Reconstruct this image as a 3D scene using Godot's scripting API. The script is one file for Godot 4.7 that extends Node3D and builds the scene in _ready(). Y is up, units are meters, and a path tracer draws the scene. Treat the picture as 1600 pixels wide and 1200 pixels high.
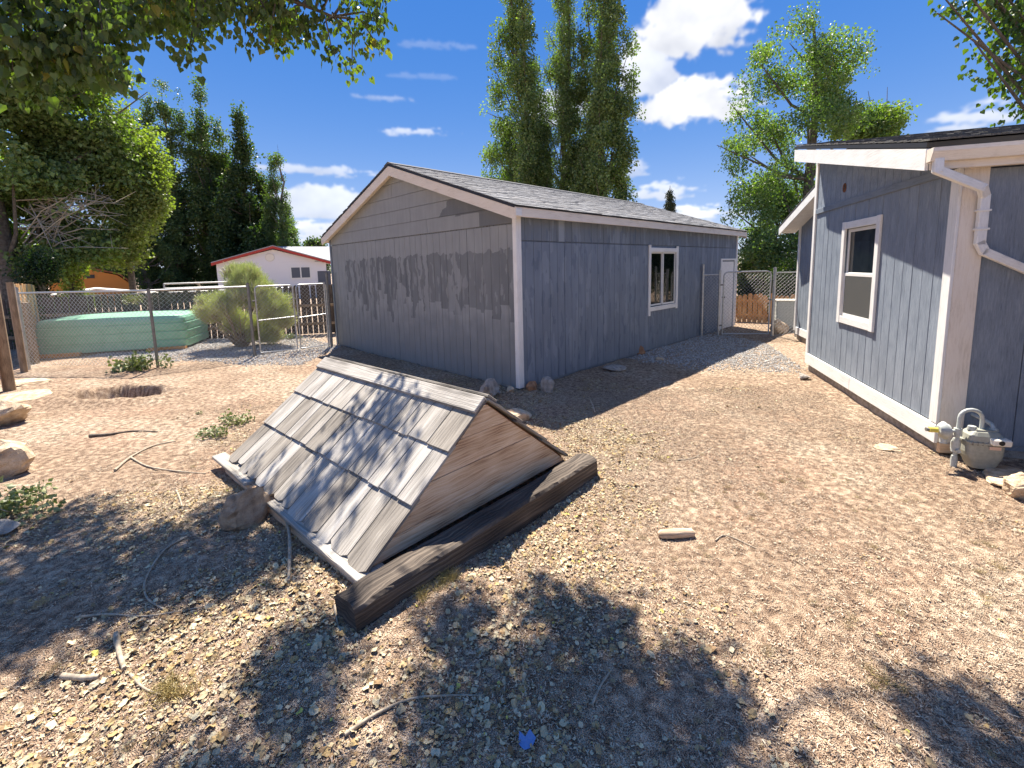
extends Node3D
# ---------------------------------------------------------------- camera solved from the photograph (1600 x 1200 pixel coordinates)
const FOCAL := 699.4
const PCX := 800.4
const PCY := 506.6
const PITCH := 0.1258
const ROLL := -0.0246
const EYE := Vector3(0, 2, 0)
var cam_right: Vector3
var cam_up: Vector3
var cam_fwd: Vector3
var sun_dir: Vector3            # towards the sun
var rng := RandomNumberGenerator.new()
var counts := {}
var M := {}
var hn := FastNoiseLite.new()
var pn := FastNoiseLite.new()

func ray(px: float, py: float) -> Vector3:
	return cam_right * ((px - PCX) / FOCAL) - cam_up * ((py - PCY) / FOCAL) + cam_fwd
func gp(px: float, py: float, y := 0.0) -> Vector3:          # pixel -> point on the level y
	var r := ray(px, py)
	return EYE + r * ((y - EYE.y) / r.y)
func at(px: float, py: float, d: float) -> Vector3:          # pixel -> point at a horizontal distance d
	var r := ray(px, py)
	return EYE + r * (d / Vector2(r.x, r.z).length())

# ---------------------------------------------------------------- mesh building
class MB:
	var v := PackedVector3Array()
	var n := PackedVector3Array()
	var t := PackedVector2Array()
	var c := PackedColorArray()
	var col := Color.WHITE
	var us := 1.0
	var vs := 1.0
	var uo := Vector2.ZERO
	func tri(a: Vector3, b: Vector3, d: Vector3, nn: Vector3, ua := Vector2.ZERO, ub := Vector2.ZERO, ud := Vector2.ZERO) -> void:
		if (b - a).cross(d - a).dot(nn) > 0.0:
			var s := b
			b = d
			d = s
			var q := ub
			ub = ud
			ud = q
		v.append(a); v.append(b); v.append(d)
		n.append(nn); n.append(nn); n.append(nn)
		t.append(ua); t.append(ub); t.append(ud)
		c.append(col); c.append(col); c.append(col)
	func uvof(p: Vector3, ax: int) -> Vector2:
		if ax == 0: return Vector2(p.x * us, (p.y + p.z) * vs) + uo
		if ax == 1: return Vector2(p.y * us, (p.x + p.z) * vs) + uo
		return Vector2(p.z * us, (p.x + p.y) * vs) + uo
	func quad(a: Vector3, b: Vector3, d: Vector3, e: Vector3, nn: Vector3, ax := 0) -> void:
		tri(a, b, d, nn, uvof(a, ax), uvof(b, ax), uvof(d, ax))
		tri(a, d, e, nn, uvof(a, ax), uvof(d, ax), uvof(e, ax))
	# chamfered box; local frame xf, full size s, chamfer ch, grain along axis ax
	func cbox(xf: Transform3D, s: Vector3, ch := 0.004, ax := 0) -> void:
		var h := s * 0.5
		ch = minf(ch, minf(h.x, minf(h.y, h.z)) * 0.45)
		var A := [Vector3.RIGHT, Vector3.UP, Vector3.BACK]
		for i in 3:
			var j := (i + 1) % 3
			var k := (i + 2) % 3
			for sg in [-1.0, 1.0]:
				var o: Vector3 = A[i] * (h[i] * sg)
				var p: Vector3 = A[j] * (h[j] - ch)
				var q: Vector3 = A[k] * (h[k] - ch)
				lq(xf, o - p - q, o + p - q, o + p + q, o - p + q, A[i] * sg, ax)
			for sj in [-1.0, 1.0]:
				for sk in [-1.0, 1.0]:
					var nn: Vector3 = (A[j] * sj + A[k] * sk).normalized()
					var e1: Vector3 = A[j] * (h[j] * sj) + A[k] * ((h[k] - ch) * sk)
					var e2: Vector3 = A[j] * ((h[j] - ch) * sj) + A[k] * (h[k] * sk)
					var l: Vector3 = A[i] * (h[i] - ch)
					lq(xf, e1 - l, e1 + l, e2 + l, e2 - l, nn, ax)
		for sx in [-1.0, 1.0]:
			for sy in [-1.0, 1.0]:
				for sz in [-1.0, 1.0]:
					var nn := Vector3(sx, sy, sz).normalized()
					var a := Vector3(h.x * sx, (h.y - ch) * sy, (h.z - ch) * sz)
					var b := Vector3((h.x - ch) * sx, h.y * sy, (h.z - ch) * sz)
					var d := Vector3((h.x - ch) * sx, (h.y - ch) * sy, h.z * sz)
					tri(xf * a, xf * b, xf * d, (xf.basis * nn).normalized(), uvof(a, ax), uvof(b, ax), uvof(d, ax))
	func lq(xf: Transform3D, a: Vector3, b: Vector3, d: Vector3, e: Vector3, nn: Vector3, ax: int) -> void:
		var m := (xf.basis * nn).normalized()
		var A := xf * a
		var B := xf * b
		var D := xf * d
		var E := xf * e
		tri(A, B, D, m, uvof(a, ax), uvof(b, ax), uvof(d, ax))
		tri(A, D, E, m, uvof(a, ax), uvof(d, ax), uvof(e, ax))
	func box(xf: Transform3D, s: Vector3, ax := 0) -> void:
		var h := s * 0.5
		var A := [Vector3.RIGHT, Vector3.UP, Vector3.BACK]
		for i in 3:
			for sg in [-1.0, 1.0]:
				var o: Vector3 = A[i] * (h[i] * sg)
				var p: Vector3 = A[(i + 1) % 3] * h[(i + 1) % 3]
				var q: Vector3 = A[(i + 2) % 3] * h[(i + 2) % 3]
				lq(xf, o - p - q, o + p - q, o + p + q, o - p + q, A[i] * sg, ax)
	# extruded polygon in the xy plane of xf, from z0 to z1
	func prism(xf: Transform3D, poly: PackedVector2Array, z0: float, z1: float, ax := 0) -> void:
		var idx := Geometry2D.triangulate_polygon(poly)
		for z in [z0, z1]:
			var nn := (xf.basis * Vector3(0, 0, 1 if z == maxf(z0, z1) else -1)).normalized()
			for k in range(0, idx.size(), 3):
				var P := []
				for m in 3: P.append(Vector3(poly[idx[k + m]].x, poly[idx[k + m]].y, z))
				tri(xf * P[0], xf * P[1], xf * P[2], nn, uvof(P[0], ax), uvof(P[1], ax), uvof(P[2], ax))
		var cc := Vector2.ZERO
		for p in poly: cc += p
		cc /= poly.size()
		for k in poly.size():
			var a := poly[k]
			var b := poly[(k + 1) % poly.size()]
			var e := (b - a).normalized()
			var o := Vector2(e.y, -e.x)
			if Geometry2D.is_point_in_polygon((a + b) * 0.5 + o * 0.0005, poly): o = -o
			lq(xf, Vector3(a.x, a.y, z0), Vector3(b.x, b.y, z0), Vector3(b.x, b.y, z1), Vector3(a.x, a.y, z1), Vector3(o.x, o.y, 0), ax)
	func tube(pts: Array, radii: Array, sides := 6, caps := true) -> void:
		var rings := []
		var up := Vector3(0.31, 0.91, 0.27).normalized()
		var len := 0.0
		var lens := []
		for i in pts.size():
			if i > 0: len += (pts[i] - pts[i - 1]).length()
			lens.append(len)
			var d: Vector3 = (pts[mini(i + 1, pts.size() - 1)] - pts[maxi(i - 1, 0)]).normalized()
			var x := d.cross(up)
			if x.length() < 0.05: x = d.cross(Vector3(1, 0.1, 0))
			x = x.normalized()
			up = x.cross(d).normalized()
			var ring := []
			for k in sides:
				var a := TAU * k / sides
				ring.append(x * cos(a) + up * sin(a))
			rings.append(ring)
		for i in pts.size() - 1:
			for k in sides:
				var k2 := (k + 1) % sides
				var a: Vector3 = pts[i] + rings[i][k] * radii[i]
				var b: Vector3 = pts[i] + rings[i][k2] * radii[i]
				var d: Vector3 = pts[i + 1] + rings[i + 1][k2] * radii[i + 1]
				var e: Vector3 = pts[i + 1] + rings[i + 1][k] * radii[i + 1]
				sq(a, b, d, e, rings[i][k], rings[i][k2], rings[i + 1][k2], rings[i + 1][k], lens[i], lens[i + 1], float(k) / sides, float(k + 1) / sides)
		if caps:
			for w in [0, pts.size() - 1]:
				var dd: Vector3 = (pts[w] - pts[1 if w == 0 else w - 1]).normalized()
				for k in sides - 2:
					tri(pts[w] + rings[w][0] * radii[w], pts[w] + rings[w][k + 1] * radii[w], pts[w] + rings[w][k + 2] * radii[w], dd)
	func sq(a: Vector3, b: Vector3, d: Vector3, e: Vector3, na: Vector3, nb: Vector3, nd: Vector3, ne: Vector3, l0: float, l1: float, u0: float, u1: float) -> void:
		var flip := (b - a).cross(d - a).dot(na) > 0.0
		var P := [a, b, d, a, d, e]
		var N := [na, nb, nd, na, nd, ne]
		var T := [Vector2(l0 * us, u0 * vs), Vector2(l0 * us, u1 * vs), Vector2(l1 * us, u1 * vs), Vector2(l0 * us, u0 * vs), Vector2(l1 * us, u1 * vs), Vector2(l1 * us, u0 * vs)]
		for q in ([0, 2, 1, 3, 5, 4] if flip else [0, 1, 2, 3, 4, 5]):
			v.append(P[q]); n.append(N[q]); t.append(T[q] + uo); c.append(col)
	func mesh() -> ArrayMesh:
		var a := []
		a.resize(Mesh.ARRAY_MAX)
		a[Mesh.ARRAY_VERTEX] = v
		a[Mesh.ARRAY_NORMAL] = n
		a[Mesh.ARRAY_TEX_UV] = t
		a[Mesh.ARRAY_COLOR] = c
		var m := ArrayMesh.new()
		m.add_surface_from_arrays(Mesh.PRIMITIVE_TRIANGLES, a)
		return m

func T(p: Vector3, b := Basis.IDENTITY) -> Transform3D:
	return Transform3D(b, p)
func ry(a: float) -> Basis:
	return Basis(Vector3.UP, a)
func numbered(parent: Node, called: String) -> String:
	var k := str(parent.get_instance_id()) + called
	counts[k] = counts.get(k, -1) + 1
	return called if counts[k] == 0 else "%s_%03d" % [called, counts[k]]
func thing(called: String, label: String, category: String, xf := Transform3D.IDENTITY, group := "") -> Node3D:
	var o := Node3D.new()
	o.name = numbered(self, called)
	add_child(o, true)
	o.transform = xf
	tag(o, label, category, group)
	return o
func tag(o: Node, label: String, category := "", group := "", kind := "") -> void:
	if label: o.set_meta("label", label)
	if category: o.set_meta("category", category)
	if group: o.set_meta("group", group)
	if kind: o.set_meta("kind", kind)
func part(parent: Node, called: String, mesh: Mesh, m: Material, xf := Transform3D.IDENTITY) -> MeshInstance3D:
	var o := MeshInstance3D.new()
	o.name = numbered(parent, called)
	o.mesh = mesh
	o.material_override = m
	parent.add_child(o, true)
	o.transform = xf
	return o
func board(parent: Node, called: String, m: Material, p: Vector3, s: Vector3, b := Basis.IDENTITY, ax := 0, ch := 0.004) -> MeshInstance3D:
	var mb := MB.new()
	mb.us = 0.5; mb.vs = 1.0
	mb.uo = Vector2(rng.randf() * 7.0, rng.randf() * 7.0)
	mb.cbox(Transform3D.IDENTITY, s, ch, ax)
	return part(parent, called, mb.mesh(), m, T(p, b))

# ---------------------------------------------------------------- textures and materials
func fold(x: float) -> float:
	return absf(fposmod(x, 1.0) - 0.5) * 2.0
func noise(seed_: int, freq: float, oct := 3) -> FastNoiseLite:
	var n := FastNoiseLite.new()
	n.noise_type = FastNoiseLite.TYPE_SIMPLEX_SMOOTH
	n.seed = seed_
	n.frequency = freq
	n.fractal_octaves = oct
	return n
# grain running along u; returns a grey image; seamless by mirroring
func grain_image(seed_: int, w: int, h: int, along: float, across: float, knots := 0.0) -> Image:
	var a := noise(seed_, 1.0, 3)
	var b := noise(seed_ + 1, 1.0, 2)
	var im := Image.create(w, h, false, Image.FORMAT_RGB8)
	for y in h:
		var fy := fold(float(y) / h)
		for x in w:
			var fx := fold(float(x) / w)
			var wob := b.get_noise_2d(fx * 2.2, fy * 3.0) * 0.03
			var g := a.get_noise_2d(fx * along, (fy + wob) * across) * 0.6 + a.get_noise_2d(fx * along * 2.5 + 40.0, (fy + wob) * across * 3.7) * 0.45
			var p := b.get_noise_2d(fx * 1.7 + 9.0, fy * 2.5) * 0.3
			var val := clampf(0.55 + g * 0.62 + p, 0.0, 1.0)
			if knots > 0.0 and a.get_noise_2d(fx * 4.0 + 70.0, fy * 9.0) > 1.0 - knots: val *= 0.6
			im.set_pixel(x, y, Color(val, val, val))
	return im
func blot_image(seed_: int, n: int, f1: float, f2: float, k1: float, k2: float) -> Image:
	var a := noise(seed_, f1, 4)
	var b := noise(seed_ + 3, f2, 2)
	var im := Image.create(n, n, false, Image.FORMAT_RGB8)
	for y in n:
		for x in n:
			var fx := fold(float(x) / n)
			var fy := fold(float(y) / n)
			var val := clampf(0.5 + a.get_noise_2d(fx, fy) * k1 + b.get_noise_2d(fx, fy) * k2, 0.0, 1.0)
			im.set_pixel(x, y, Color(val, val, val))
	return im
func ramp(src: Image, cols: Array) -> ImageTexture:      # grey -> colours (sRGB stops evenly spread)
	var im := Image.create(src.get_width(), src.get_height(), false, Image.FORMAT_RGB8)
	for y in src.get_height():
		for x in src.get_width():
			var f := src.get_pixel(x, y).r * (cols.size() - 1)
			var i := mini(int(f), cols.size() - 2)
			im.set_pixel(x, y, (cols[i] as Color).lerp(cols[i + 1], f - i))
	im.generate_mipmaps()
	return ImageTexture.create_from_image(im)
func tex(src: Image) -> ImageTexture:
	src.generate_mipmaps()
	return ImageTexture.create_from_image(src)
func c8(r: int, g: int, b: int) -> Color:
	return Color(r / 255.0, g / 255.0, b / 255.0)
func lin(r: float, g: float, b: float) -> Color:
	return Color(r, g, b).linear_to_srgb()
func mat(key: String, col: Color, rough := 0.8, albedo: Texture2D = null, bump: Texture2D = null, bump_cm := 0.3, metal := 0.0) -> StandardMaterial3D:
	var m := StandardMaterial3D.new()
	m.albedo_color = col
	m.roughness = rough
	m.metallic = metal
	if albedo: m.albedo_texture = albedo
	if bump:
		m.heightmap_enabled = true
		m.heightmap_texture = bump
		m.heightmap_scale = bump_cm
	m.cull_mode = BaseMaterial3D.CULL_DISABLED
	M[key] = m
	return m
func tri_mat(m: StandardMaterial3D, s: float) -> StandardMaterial3D:
	m.uv1_triplanar = true
	m.uv1_scale = Vector3(s, s, s)
	return m

func materials() -> void:
	var g1 := grain_image(11, 512, 512, 1.1, 34.0, 0.25)
	var g2 := grain_image(23, 512, 256, 4.0, 26.0)
	var g3 := grain_image(37, 256, 256, 3.0, 22.0)
	var b1 := blot_image(5, 256, 3.0, 30.0, 0.55, 0.35)
	var b2 := blot_image(8, 256, 8.0, 60.0, 0.5, 0.6)
	var g1t := tex(g1)
	var g2t := tex(g2)
	var b1t := tex(b1)
	var b2t := tex(b2)
	mat("grey_wood", Color.WHITE, 0.9, ramp(g1, [c8(80, 75, 69), c8(134, 128, 119), c8(168, 161, 151), c8(190, 184, 174)]), g1t, 0.5)
	mat("grey_wood_b", Color.WHITE, 0.9, ramp(g1, [c8(66, 61, 55), c8(114, 107, 98), c8(146, 138, 127), c8(174, 166, 153)]), g1t, 0.5)
	mat("grey_wood_c", Color.WHITE, 0.9, ramp(g1, [c8(90, 85, 79), c8(144, 138, 130), c8(178, 172, 163), c8(198, 193, 184)]), g1t, 0.5)
	mat("brown_wood", Color.WHITE, 0.85, ramp(g1, [c8(118, 86, 60), c8(190, 156, 122), c8(216, 188, 156), c8(228, 208, 182)]), g1t, 0.4)
	mat("red_wood", Color.WHITE, 0.85, ramp(g1, [c8(80, 44, 24), c8(124, 76, 44), c8(150, 98, 60)]), g1t, 0.4)
	mat("old_timber", Color.WHITE, 0.95, ramp(g1, [c8(28, 24, 21), c8(62, 54, 47), c8(92, 82, 72), c8(132, 120, 106)]), g1t, 1.0)
	mat("dark_picket", Color.WHITE, 0.9, ramp(g3, [c8(52, 44, 38), c8(82, 70, 60), c8(110, 96, 84)]), null)
	mat("cedar", Color.WHITE, 0.85, ramp(g3, [c8(150, 100, 58), c8(196, 144, 92), c8(222, 178, 126)]), null)
	mat("post_wood", Color.WHITE, 0.85, ramp(g3, [c8(96, 78, 60), c8(142, 120, 95), c8(172, 150, 122)]), null)
	var wp := ramp(g2, [c8(206, 203, 197), c8(226, 224, 219), c8(234, 232, 228)])
	mat("white_paint", Color.WHITE, 0.55, wp, g2t, 0.12)
	mat("cream_paint", Color.WHITE, 0.6, ramp(g2, [c8(205, 192, 174), c8(226, 214, 198), c8(232, 222, 208)]), g2t, 0.1)
	mat("house_siding", Color.WHITE, 0.6, ramp(g2, [c8(94, 103, 115), c8(118, 127, 138), c8(130, 139, 150), c8(146, 154, 164)]), g2t, 0.25)
	mat("house_trim", Color.WHITE, 0.6, ramp(g2, [c8(94, 103, 115), c8(114, 123, 134), c8(124, 133, 143)]), g2t, 0.2)
	tri_mat(mat("concrete", Color.WHITE, 0.95, ramp(b2, [c8(120, 112, 102), c8(160, 152, 142), c8(180, 172, 162)]), b2t, 0.3), 0.7)
	tri_mat(mat("rock_grey", Color.WHITE, 0.95, ramp(b1, [c8(96, 90, 84), c8(150, 142, 132), c8(184, 176, 164)]), b2t, 0.8), 1.7)
	tri_mat(mat("rock_tan", Color.WHITE, 0.95, ramp(b1, [c8(138, 112, 86), c8(192, 168, 138), c8(220, 202, 174)]), b2t, 0.8), 1.5)
	tri_mat(mat("rock_brown", Color.WHITE, 0.95, ramp(b1, [c8(104, 86, 70), c8(160, 138, 114), c8(196, 176, 150)]), b2t, 0.8), 2.2)
	tri_mat(mat("rock_red", Color.WHITE, 0.95, ramp(b1, [c8(112, 78, 56), c8(158, 114, 82), c8(188, 150, 114)]), b2t, 0.8), 2.0)
	tri_mat(mat("bark", Color.WHITE, 0.95, ramp(b1, [c8(62, 54, 46), c8(104, 94, 82), c8(136, 126, 112)]), b1t, 1.5), 1.6)
	tri_mat(mat("dead_branch", Color.WHITE, 0.9, ramp(b1, [c8(150, 140, 124), c8(186, 176, 160)]), null), 3.0)
	tri_mat(mat("stick", Color.WHITE, 0.9, ramp(b1, [c8(112, 98, 82), c8(160, 146, 126), c8(190, 178, 158)]), null), 4.0)
	tri_mat(mat("galvanized", Color.WHITE, 0.42, ramp(b1, [c8(150, 150, 148), c8(186, 186, 184), c8(200, 200, 198)]), null, 0.0, 0.75), 3.0)
	tri_mat(mat("dull_steel", Color.WHITE, 0.6, ramp(b1, [c8(112, 110, 105), c8(146, 144, 138)]), null, 0.0, 0.5), 3.0)
	tri_mat(mat("meter_paint", Color.WHITE, 0.5, ramp(b1, [c8(150, 154, 150), c8(178, 182, 176), c8(190, 192, 186)]), null), 4.0)
	tri_mat(mat("meter_body", Color.WHITE, 0.55, ramp(b1, [c8(140, 140, 128), c8(164, 163, 150)]), null), 4.0)
	mat("label_white", c8(222, 216, 202), 0.6)
	mat("label_pink", c8(214, 180, 158), 0.6)
	mat("yellow_cap", c8(206, 190, 84), 0.5)
	mat("black_metal", c8(38, 37, 36), 0.5)
	tri_mat(mat("tub_green", Color.WHITE, 0.38, ramp(b1, [c8(120, 170, 140), c8(134, 184, 154), c8(142, 190, 162)]), null), 0.6)
	var sh := mat("shingle", Color.WHITE, 0.95, ramp(b2, [c8(120, 120, 120), c8(210, 210, 210), c8(255, 255, 255)]), b2t, 0.25)
	sh.vertex_color_use_as_albedo = true
	tri_mat(sh, 1.2)
	mat("drip_edge", c8(34, 34, 38), 0.5)
	mat("dark_room", c8(58, 56, 54), 0.9)
	var gl := mat("glass", Color(0.07, 0.10, 0.10, 0.8), 0.03)
	gl.transparency = BaseMaterial3D.TRANSPARENCY_ALPHA
	gl.metallic_specular = 0.9
	var scn := mat("screen", Color(0.32, 0.32, 0.31, 0.72), 0.8)
	scn.transparency = BaseMaterial3D.TRANSPARENCY_ALPHA
	mat("blind", c8(92, 96, 104), 0.9)
	mat("vinyl", c8(226, 224, 218), 0.4)
	mat("white_vinyl_siding", c8(224, 221, 220), 0.5)
	mat("red_trim", c8(168, 56, 44), 0.6)
	mat("grey_roof", c8(150, 150, 152), 0.9)
	mat("barn_orange", c8(188, 120, 50), 0.8)
	mat("blue_plastic", c8(96, 128, 178), 0.4)
	# leaves: colours come from the instances
	for k in [["leaf", 0.45, Color(0.88, 1.0, 0.42)], ["leaf_dark", 0.5, Color(0.5, 0.6, 0.2)], ["needle", 0.7, Color(0.1, 0.12, 0.05)], ["litter", 0.85, Color(0, 0, 0)]]:
		var m := mat(k[0], Color.WHITE, k[1])
		m.vertex_color_use_as_albedo = true
		if k[2].g > 0.0:
			m.backlight_enabled = true
			m.backlight = k[2]

# paint on the gable wall: patches of newer, darker grey brushed down over the old coat
func gable_paint() -> StandardMaterial3D:
	var w := 1024
	var h := 640
	var im := Image.create(w, h, false, Image.FORMAT_RGB8)
	var n1 := noise(71, 1.0, 3)
	var old := c8(143, 145, 144)
	var new := c8(101, 104, 106)
	var low := c8(121, 124, 125)
	for x in w:
		var a := 1.0 - float(x) / w                   # 0 at the near corner, 1 at the far left one
		var m := a * 7.0                              # metres from the near corner
		for y in h:
			var yy := (1.0 - float(y) / h) * 4.2
			var k := n1.get_noise_2d(m * 9.0, yy * 0.9) * 0.5 + n1.get_noise_2d(m * 2.0, yy * 2.0) * 0.5
			# brush strokes wander a little from side to side
			var mw := m + n1.get_noise_2d(yy * 1.6 + 5.0, floorf(m / 0.4) * 3.7) * 0.10 + n1.get_noise_2d(m * 14.0, yy * 9.0) * 0.018
			var wide := 0.13 if mw > 3.2 else 0.21
			var st := floorf(mw / wide)
			var r1 := fposmod(sin(st * 12.9898) * 43758.5453, 1.0)
			var r2 := fposmod(sin(st * 78.233 + 2.0) * 12543.123, 1.0)
			var r3 := fposmod(sin(floorf(mw / 0.46) * 39.425 + 1.0) * 24634.6345, 1.0)
			var f := 0.0
			var tone := 0.0
			if yy < 2.7:
				var top := 2.30 + n1.get_noise_1d(m * 4.0) * 0.07 + (r1 - 0.5) * 0.05
				var bot := lerpf(1.45, 0.92, r3) + (r1 - 0.5) * 0.30
				if mw > 3.0: bot = lerpf(1.75, 0.85, r1)
				if m < 6.2 and yy < top and yy > bot:
					f = lerpf(0.55, 1.0, r2)
					if r2 < lerpf(0.12, 0.5, smoothstep(2.4, 3.6, mw)) and mw > 1.3:
						f = 0.15 if n1.get_noise_2d(mw * 4.0 + 60.0, yy * 1.3) > -0.12 else 0.75
				elif m >= 6.2 and yy < 2.0: f = 0.35 * r1
				if n1.get_noise_2d(m * 6.0 + 200.0, yy * 1.5) > 0.30: f *= 0.4
				tone = smoothstep(1.5, 0.7, yy + k * 0.5)
			else:
				var e := m - (2.15 - (yy - 2.7) * 1.25) + 0.28 * signf(sin(yy * 11.6)) + n1.get_noise_2d(m * 5.0, yy * 5.0) * 0.1
				if e < 0.0 and yy > 2.98 - 0.1 * r3 or (m < 0.9 and yy > 2.7): f = 0.9
			var col := old.lerp(low, tone * 0.75).lerp(new, f)
			col = col * (1.0 + k * 0.07)
			im.set_pixel(x, y, Color(col.r, col.g, col.b))
	im.generate_mipmaps()
	return mat("gable_paint", Color.WHITE, 0.7, ImageTexture.create_from_image(im))
func side_paint() -> StandardMaterial3D:
	var w := 1024
	var h := 320
	var im := Image.create(w, h, false, Image.FORMAT_RGB8)
	var n1 := noise(91, 1.0, 3)
	for x in w:
		var m := float(x) / w * 9.8
		for y in h:
			var yy := (1.0 - float(y) / h) * 2.8
			var k := n1.get_noise_2d(m * 7.0, yy * 0.8) * 0.6 + n1.get_noise_2d(m * 1.3 + 30.0, yy * 1.2) * 0.6
			var col := c8(114, 124, 137)
			if yy > 2.42: col = c8(107, 115, 124)
			if n1.get_noise_2d(m * 2.6 + 80.0, yy * 0.7) > 0.22: col = col.lerp(c8(134, 143, 153), 0.55)
			if n1.get_noise_2d(m * 6.0 + 180.0, yy * 1.6) > 0.36: col = col.lerp(c8(92, 104, 121), 0.6)
			if m > 1.05 and m < 1.22 and yy > 2.44: col = c8(140, 148, 156)
			col = col * (1.0 + k * 0.08)
			im.set_pixel(x, y, Color(col.r, col.g, col.b))
	im.generate_mipmaps()
	return mat("side_paint", Color.WHITE, 0.68, ImageTexture.create_from_image(im))

# ---------------------------------------------------------------- sky
func sky_image() -> Image:
	var w := 2048
	var h := 1024
	var im := Image.create(w, h, false, Image.FORMAT_RGBF)
	var n1 := noise(301, 1.0, 5)
	var n2 := noise(317, 1.0, 4)
	# clouds: pixel centre, half sizes, softness, weight
	var spots := [[1085, 45, 125, 75, 1.0], [1075, 165, 110, 52, 1.0], [1010, 120, 60, 60, 0.8], [655, 208, 52, 9, 0.55], [600, 154, 48, 6, 0.3], [505, 268, 95, 10, 0.6],
		[500, 318, 80, 30, 0.7], [480, 362, 80, 20, 0.8], [1035, 300, 55, 18, 0.7], [1090, 335, 80, 20, 0.9], [130, 385, 110, 32, 0.9], [1520, 185, 75, 24, 0.7], [870, 175, 60, 35, 0.7], [985, 265, 30, 14, 0.5], [680, 70, 70, 8, 0.14], [660, 120, 60, 6, 0.12]]
	var cl := []
	for s in spots:
		var d := ray(s[0], s[1]).normalized()
		var az := atan2(d.x, -d.z)
		var el := asin(d.y)
		var e := ray(s[0] + s[2], s[1]).normalized()
		var f := ray(s[0], s[1] - s[3]).normalized()
		cl.append([az, el, absf(atan2(e.x, -e.z) - az), absf(asin(f.y) - el), s[4]])
	var r2 := RandomNumberGenerator.new()
	r2.seed = 77
	for k in 62:                                        # the same kind of clouds all round the sky
		var az := r2.randf_range(0.95, TAU - 0.95)
		var el := pow(r2.randf(), 1.6) * 1.2 + 0.03
		var s := r2.randf_range(0.05, 0.17)
		cl.append([az if az < PI else az - TAU, el, s * 1.1, s * lerpf(0.2, 0.55, el), r2.randf_range(0.5, 1.0)])
	for y in h:
		var el := PI * 0.5 - PI * (y + 0.5) / h
		var se := sin(el)
		var t := clampf(se, 0.0, 1.0)
		var base: Color
		if se >= -0.02:
			var k := pow(1.0 - t, 3.2)
			base = Color(0.042, 0.185, 0.60).lerp(Color(0.18, 0.41, 0.82), k)
			base = base.lerp(Color(0.74, 0.80, 0.90), pow(1.0 - t, 9.0))
		else:
			base = Color(0.30, 0.25, 0.19)
		var near := []
		for c in cl:
			if absf(el - c[1]) < c[3] * 2.3: near.append(c)
		for x in w:
			var col := base
			if se > -0.02 and near.size() > 0:
				var az := TAU * (x + 0.5) / w
				if az > PI: az -= TAU
				var best := -1.0
				var low := 0.0
				var wt := 0.0
				var thin := false
				for c in near:
					var da: float = az - c[0]
					if da > PI: da -= TAU
					elif da < -PI: da += TAU
					if absf(da) > c[2] * 2.2: continue
					var dx: float = da / c[2]
					var dy: float = (el - c[1]) / c[3]
					var q: float = 1.0 - dx * dx - dy * dy * (1.6 if dy < 0.0 else 1.0)
					if q > best:
						best = q
						low = dy
						wt = c[4]
						thin = c[3] < 0.028
				if best > -1.0:
					var ca := cos(az) * 5.0
					var sa := sin(az) * 5.0
					var nn := n1.get_noise_3d(ca * 2.2, el * 15.0, sa * 2.2) * 1.0 + n2.get_noise_3d(ca * 7.0, el * 46.0, sa * 7.0) * 0.55
					if thin: nn = n1.get_noise_3d(ca * 3.0, el * 60.0, sa * 3.0) * 1.5 + n2.get_noise_3d(ca * 9.0, el * 120.0, sa * 9.0) * 0.8
					var dens := smoothstep(0.0, 0.8 if thin else 0.5, best * (0.9 if thin else 1.25) + nn) * wt
					if dens > 0.0:
						var puff := n2.get_noise_3d(ca * 2.0 + 9.0, el * 13.0, sa * 2.0)
						var shade := clampf(0.62 + low * 0.32 + puff * 0.55, 0.0, 1.0)
						var cc := Color(0.54, 0.57, 0.66).lerp(Color(1.02, 1.02, 1.02), shade)
						col = col.lerp(cc, dens)
			im.set_pixel(x, y, col)
	return im

# ---------------------------------------------------------------- ground
func gy(x: float, z: float) -> float:
	var y := hn.get_noise_2d(x * 0.9, z * 0.9) * 0.03 + hn.get_noise_2d(x * 6.0, z * 6.0) * 0.012
	# hollow dug in the dirt, with the spoil round it
	var dx := (x + 6.75) / 0.82
	var dz := (z + 7.45) / 0.40
	var q := sqrt(dx * dx + dz * dz) + pn.get_noise_2d(x * 2.5, z * 2.5) * 0.35
	y -= 0.26 * smoothstep(1.0, 0.62, q)
	y += 0.07 * smoothstep(1.9, 1.15, q) * smoothstep(0.8, 1.1, q)
	# drifts of litter against the well cover and its timber
	var w := Vector2(x + 0.9, z + 2.3).length()
	y += 0.05 * smoothstep(1.3, 0.2, w)
	y *= smoothstep(26.0, 12.0, Vector2(x, z).length())
	return y
func axis(lo: float, hi: float, step: float, far: float) -> PackedFloat32Array:
	var a := PackedFloat32Array()
	var out := PackedFloat32Array()
	var s := step
	var p := lo
	while p > -far:
		s *= 1.45
		p -= s
		out.append(p)
	out.reverse()
	a.append_array(out)
	p = lo
	while p < hi:
		a.append(p)
		p += step
	s = step
	while p < far:
		a.append(p)
		s *= 1.45
		p += s
	a.append(p)
	return a
func gravelness(x: float, z: float) -> float:
	var n := pn.get_noise_2d(x * 1.1, z * 1.1) * 0.5
	# strip behind the left chain link fence, strip between the garage and the house
	var a := smoothstep(-0.1, 0.35, -(z + 10.05 + (x + 7.0) * -0.28) + n * 0.5) * smoothstep(-4.2, -4.9, x)
	var dd := Vector2(x - 4.3, z + 10.6).rotated(0.75)
	var b := smoothstep(1.15, 0.75, sqrt(pow(dd.x / 2.1, 2) + pow(dd.y / 3.0, 2)) + n * 0.35)
	return clampf(maxf(a, b), 0.0, 1.0)
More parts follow.
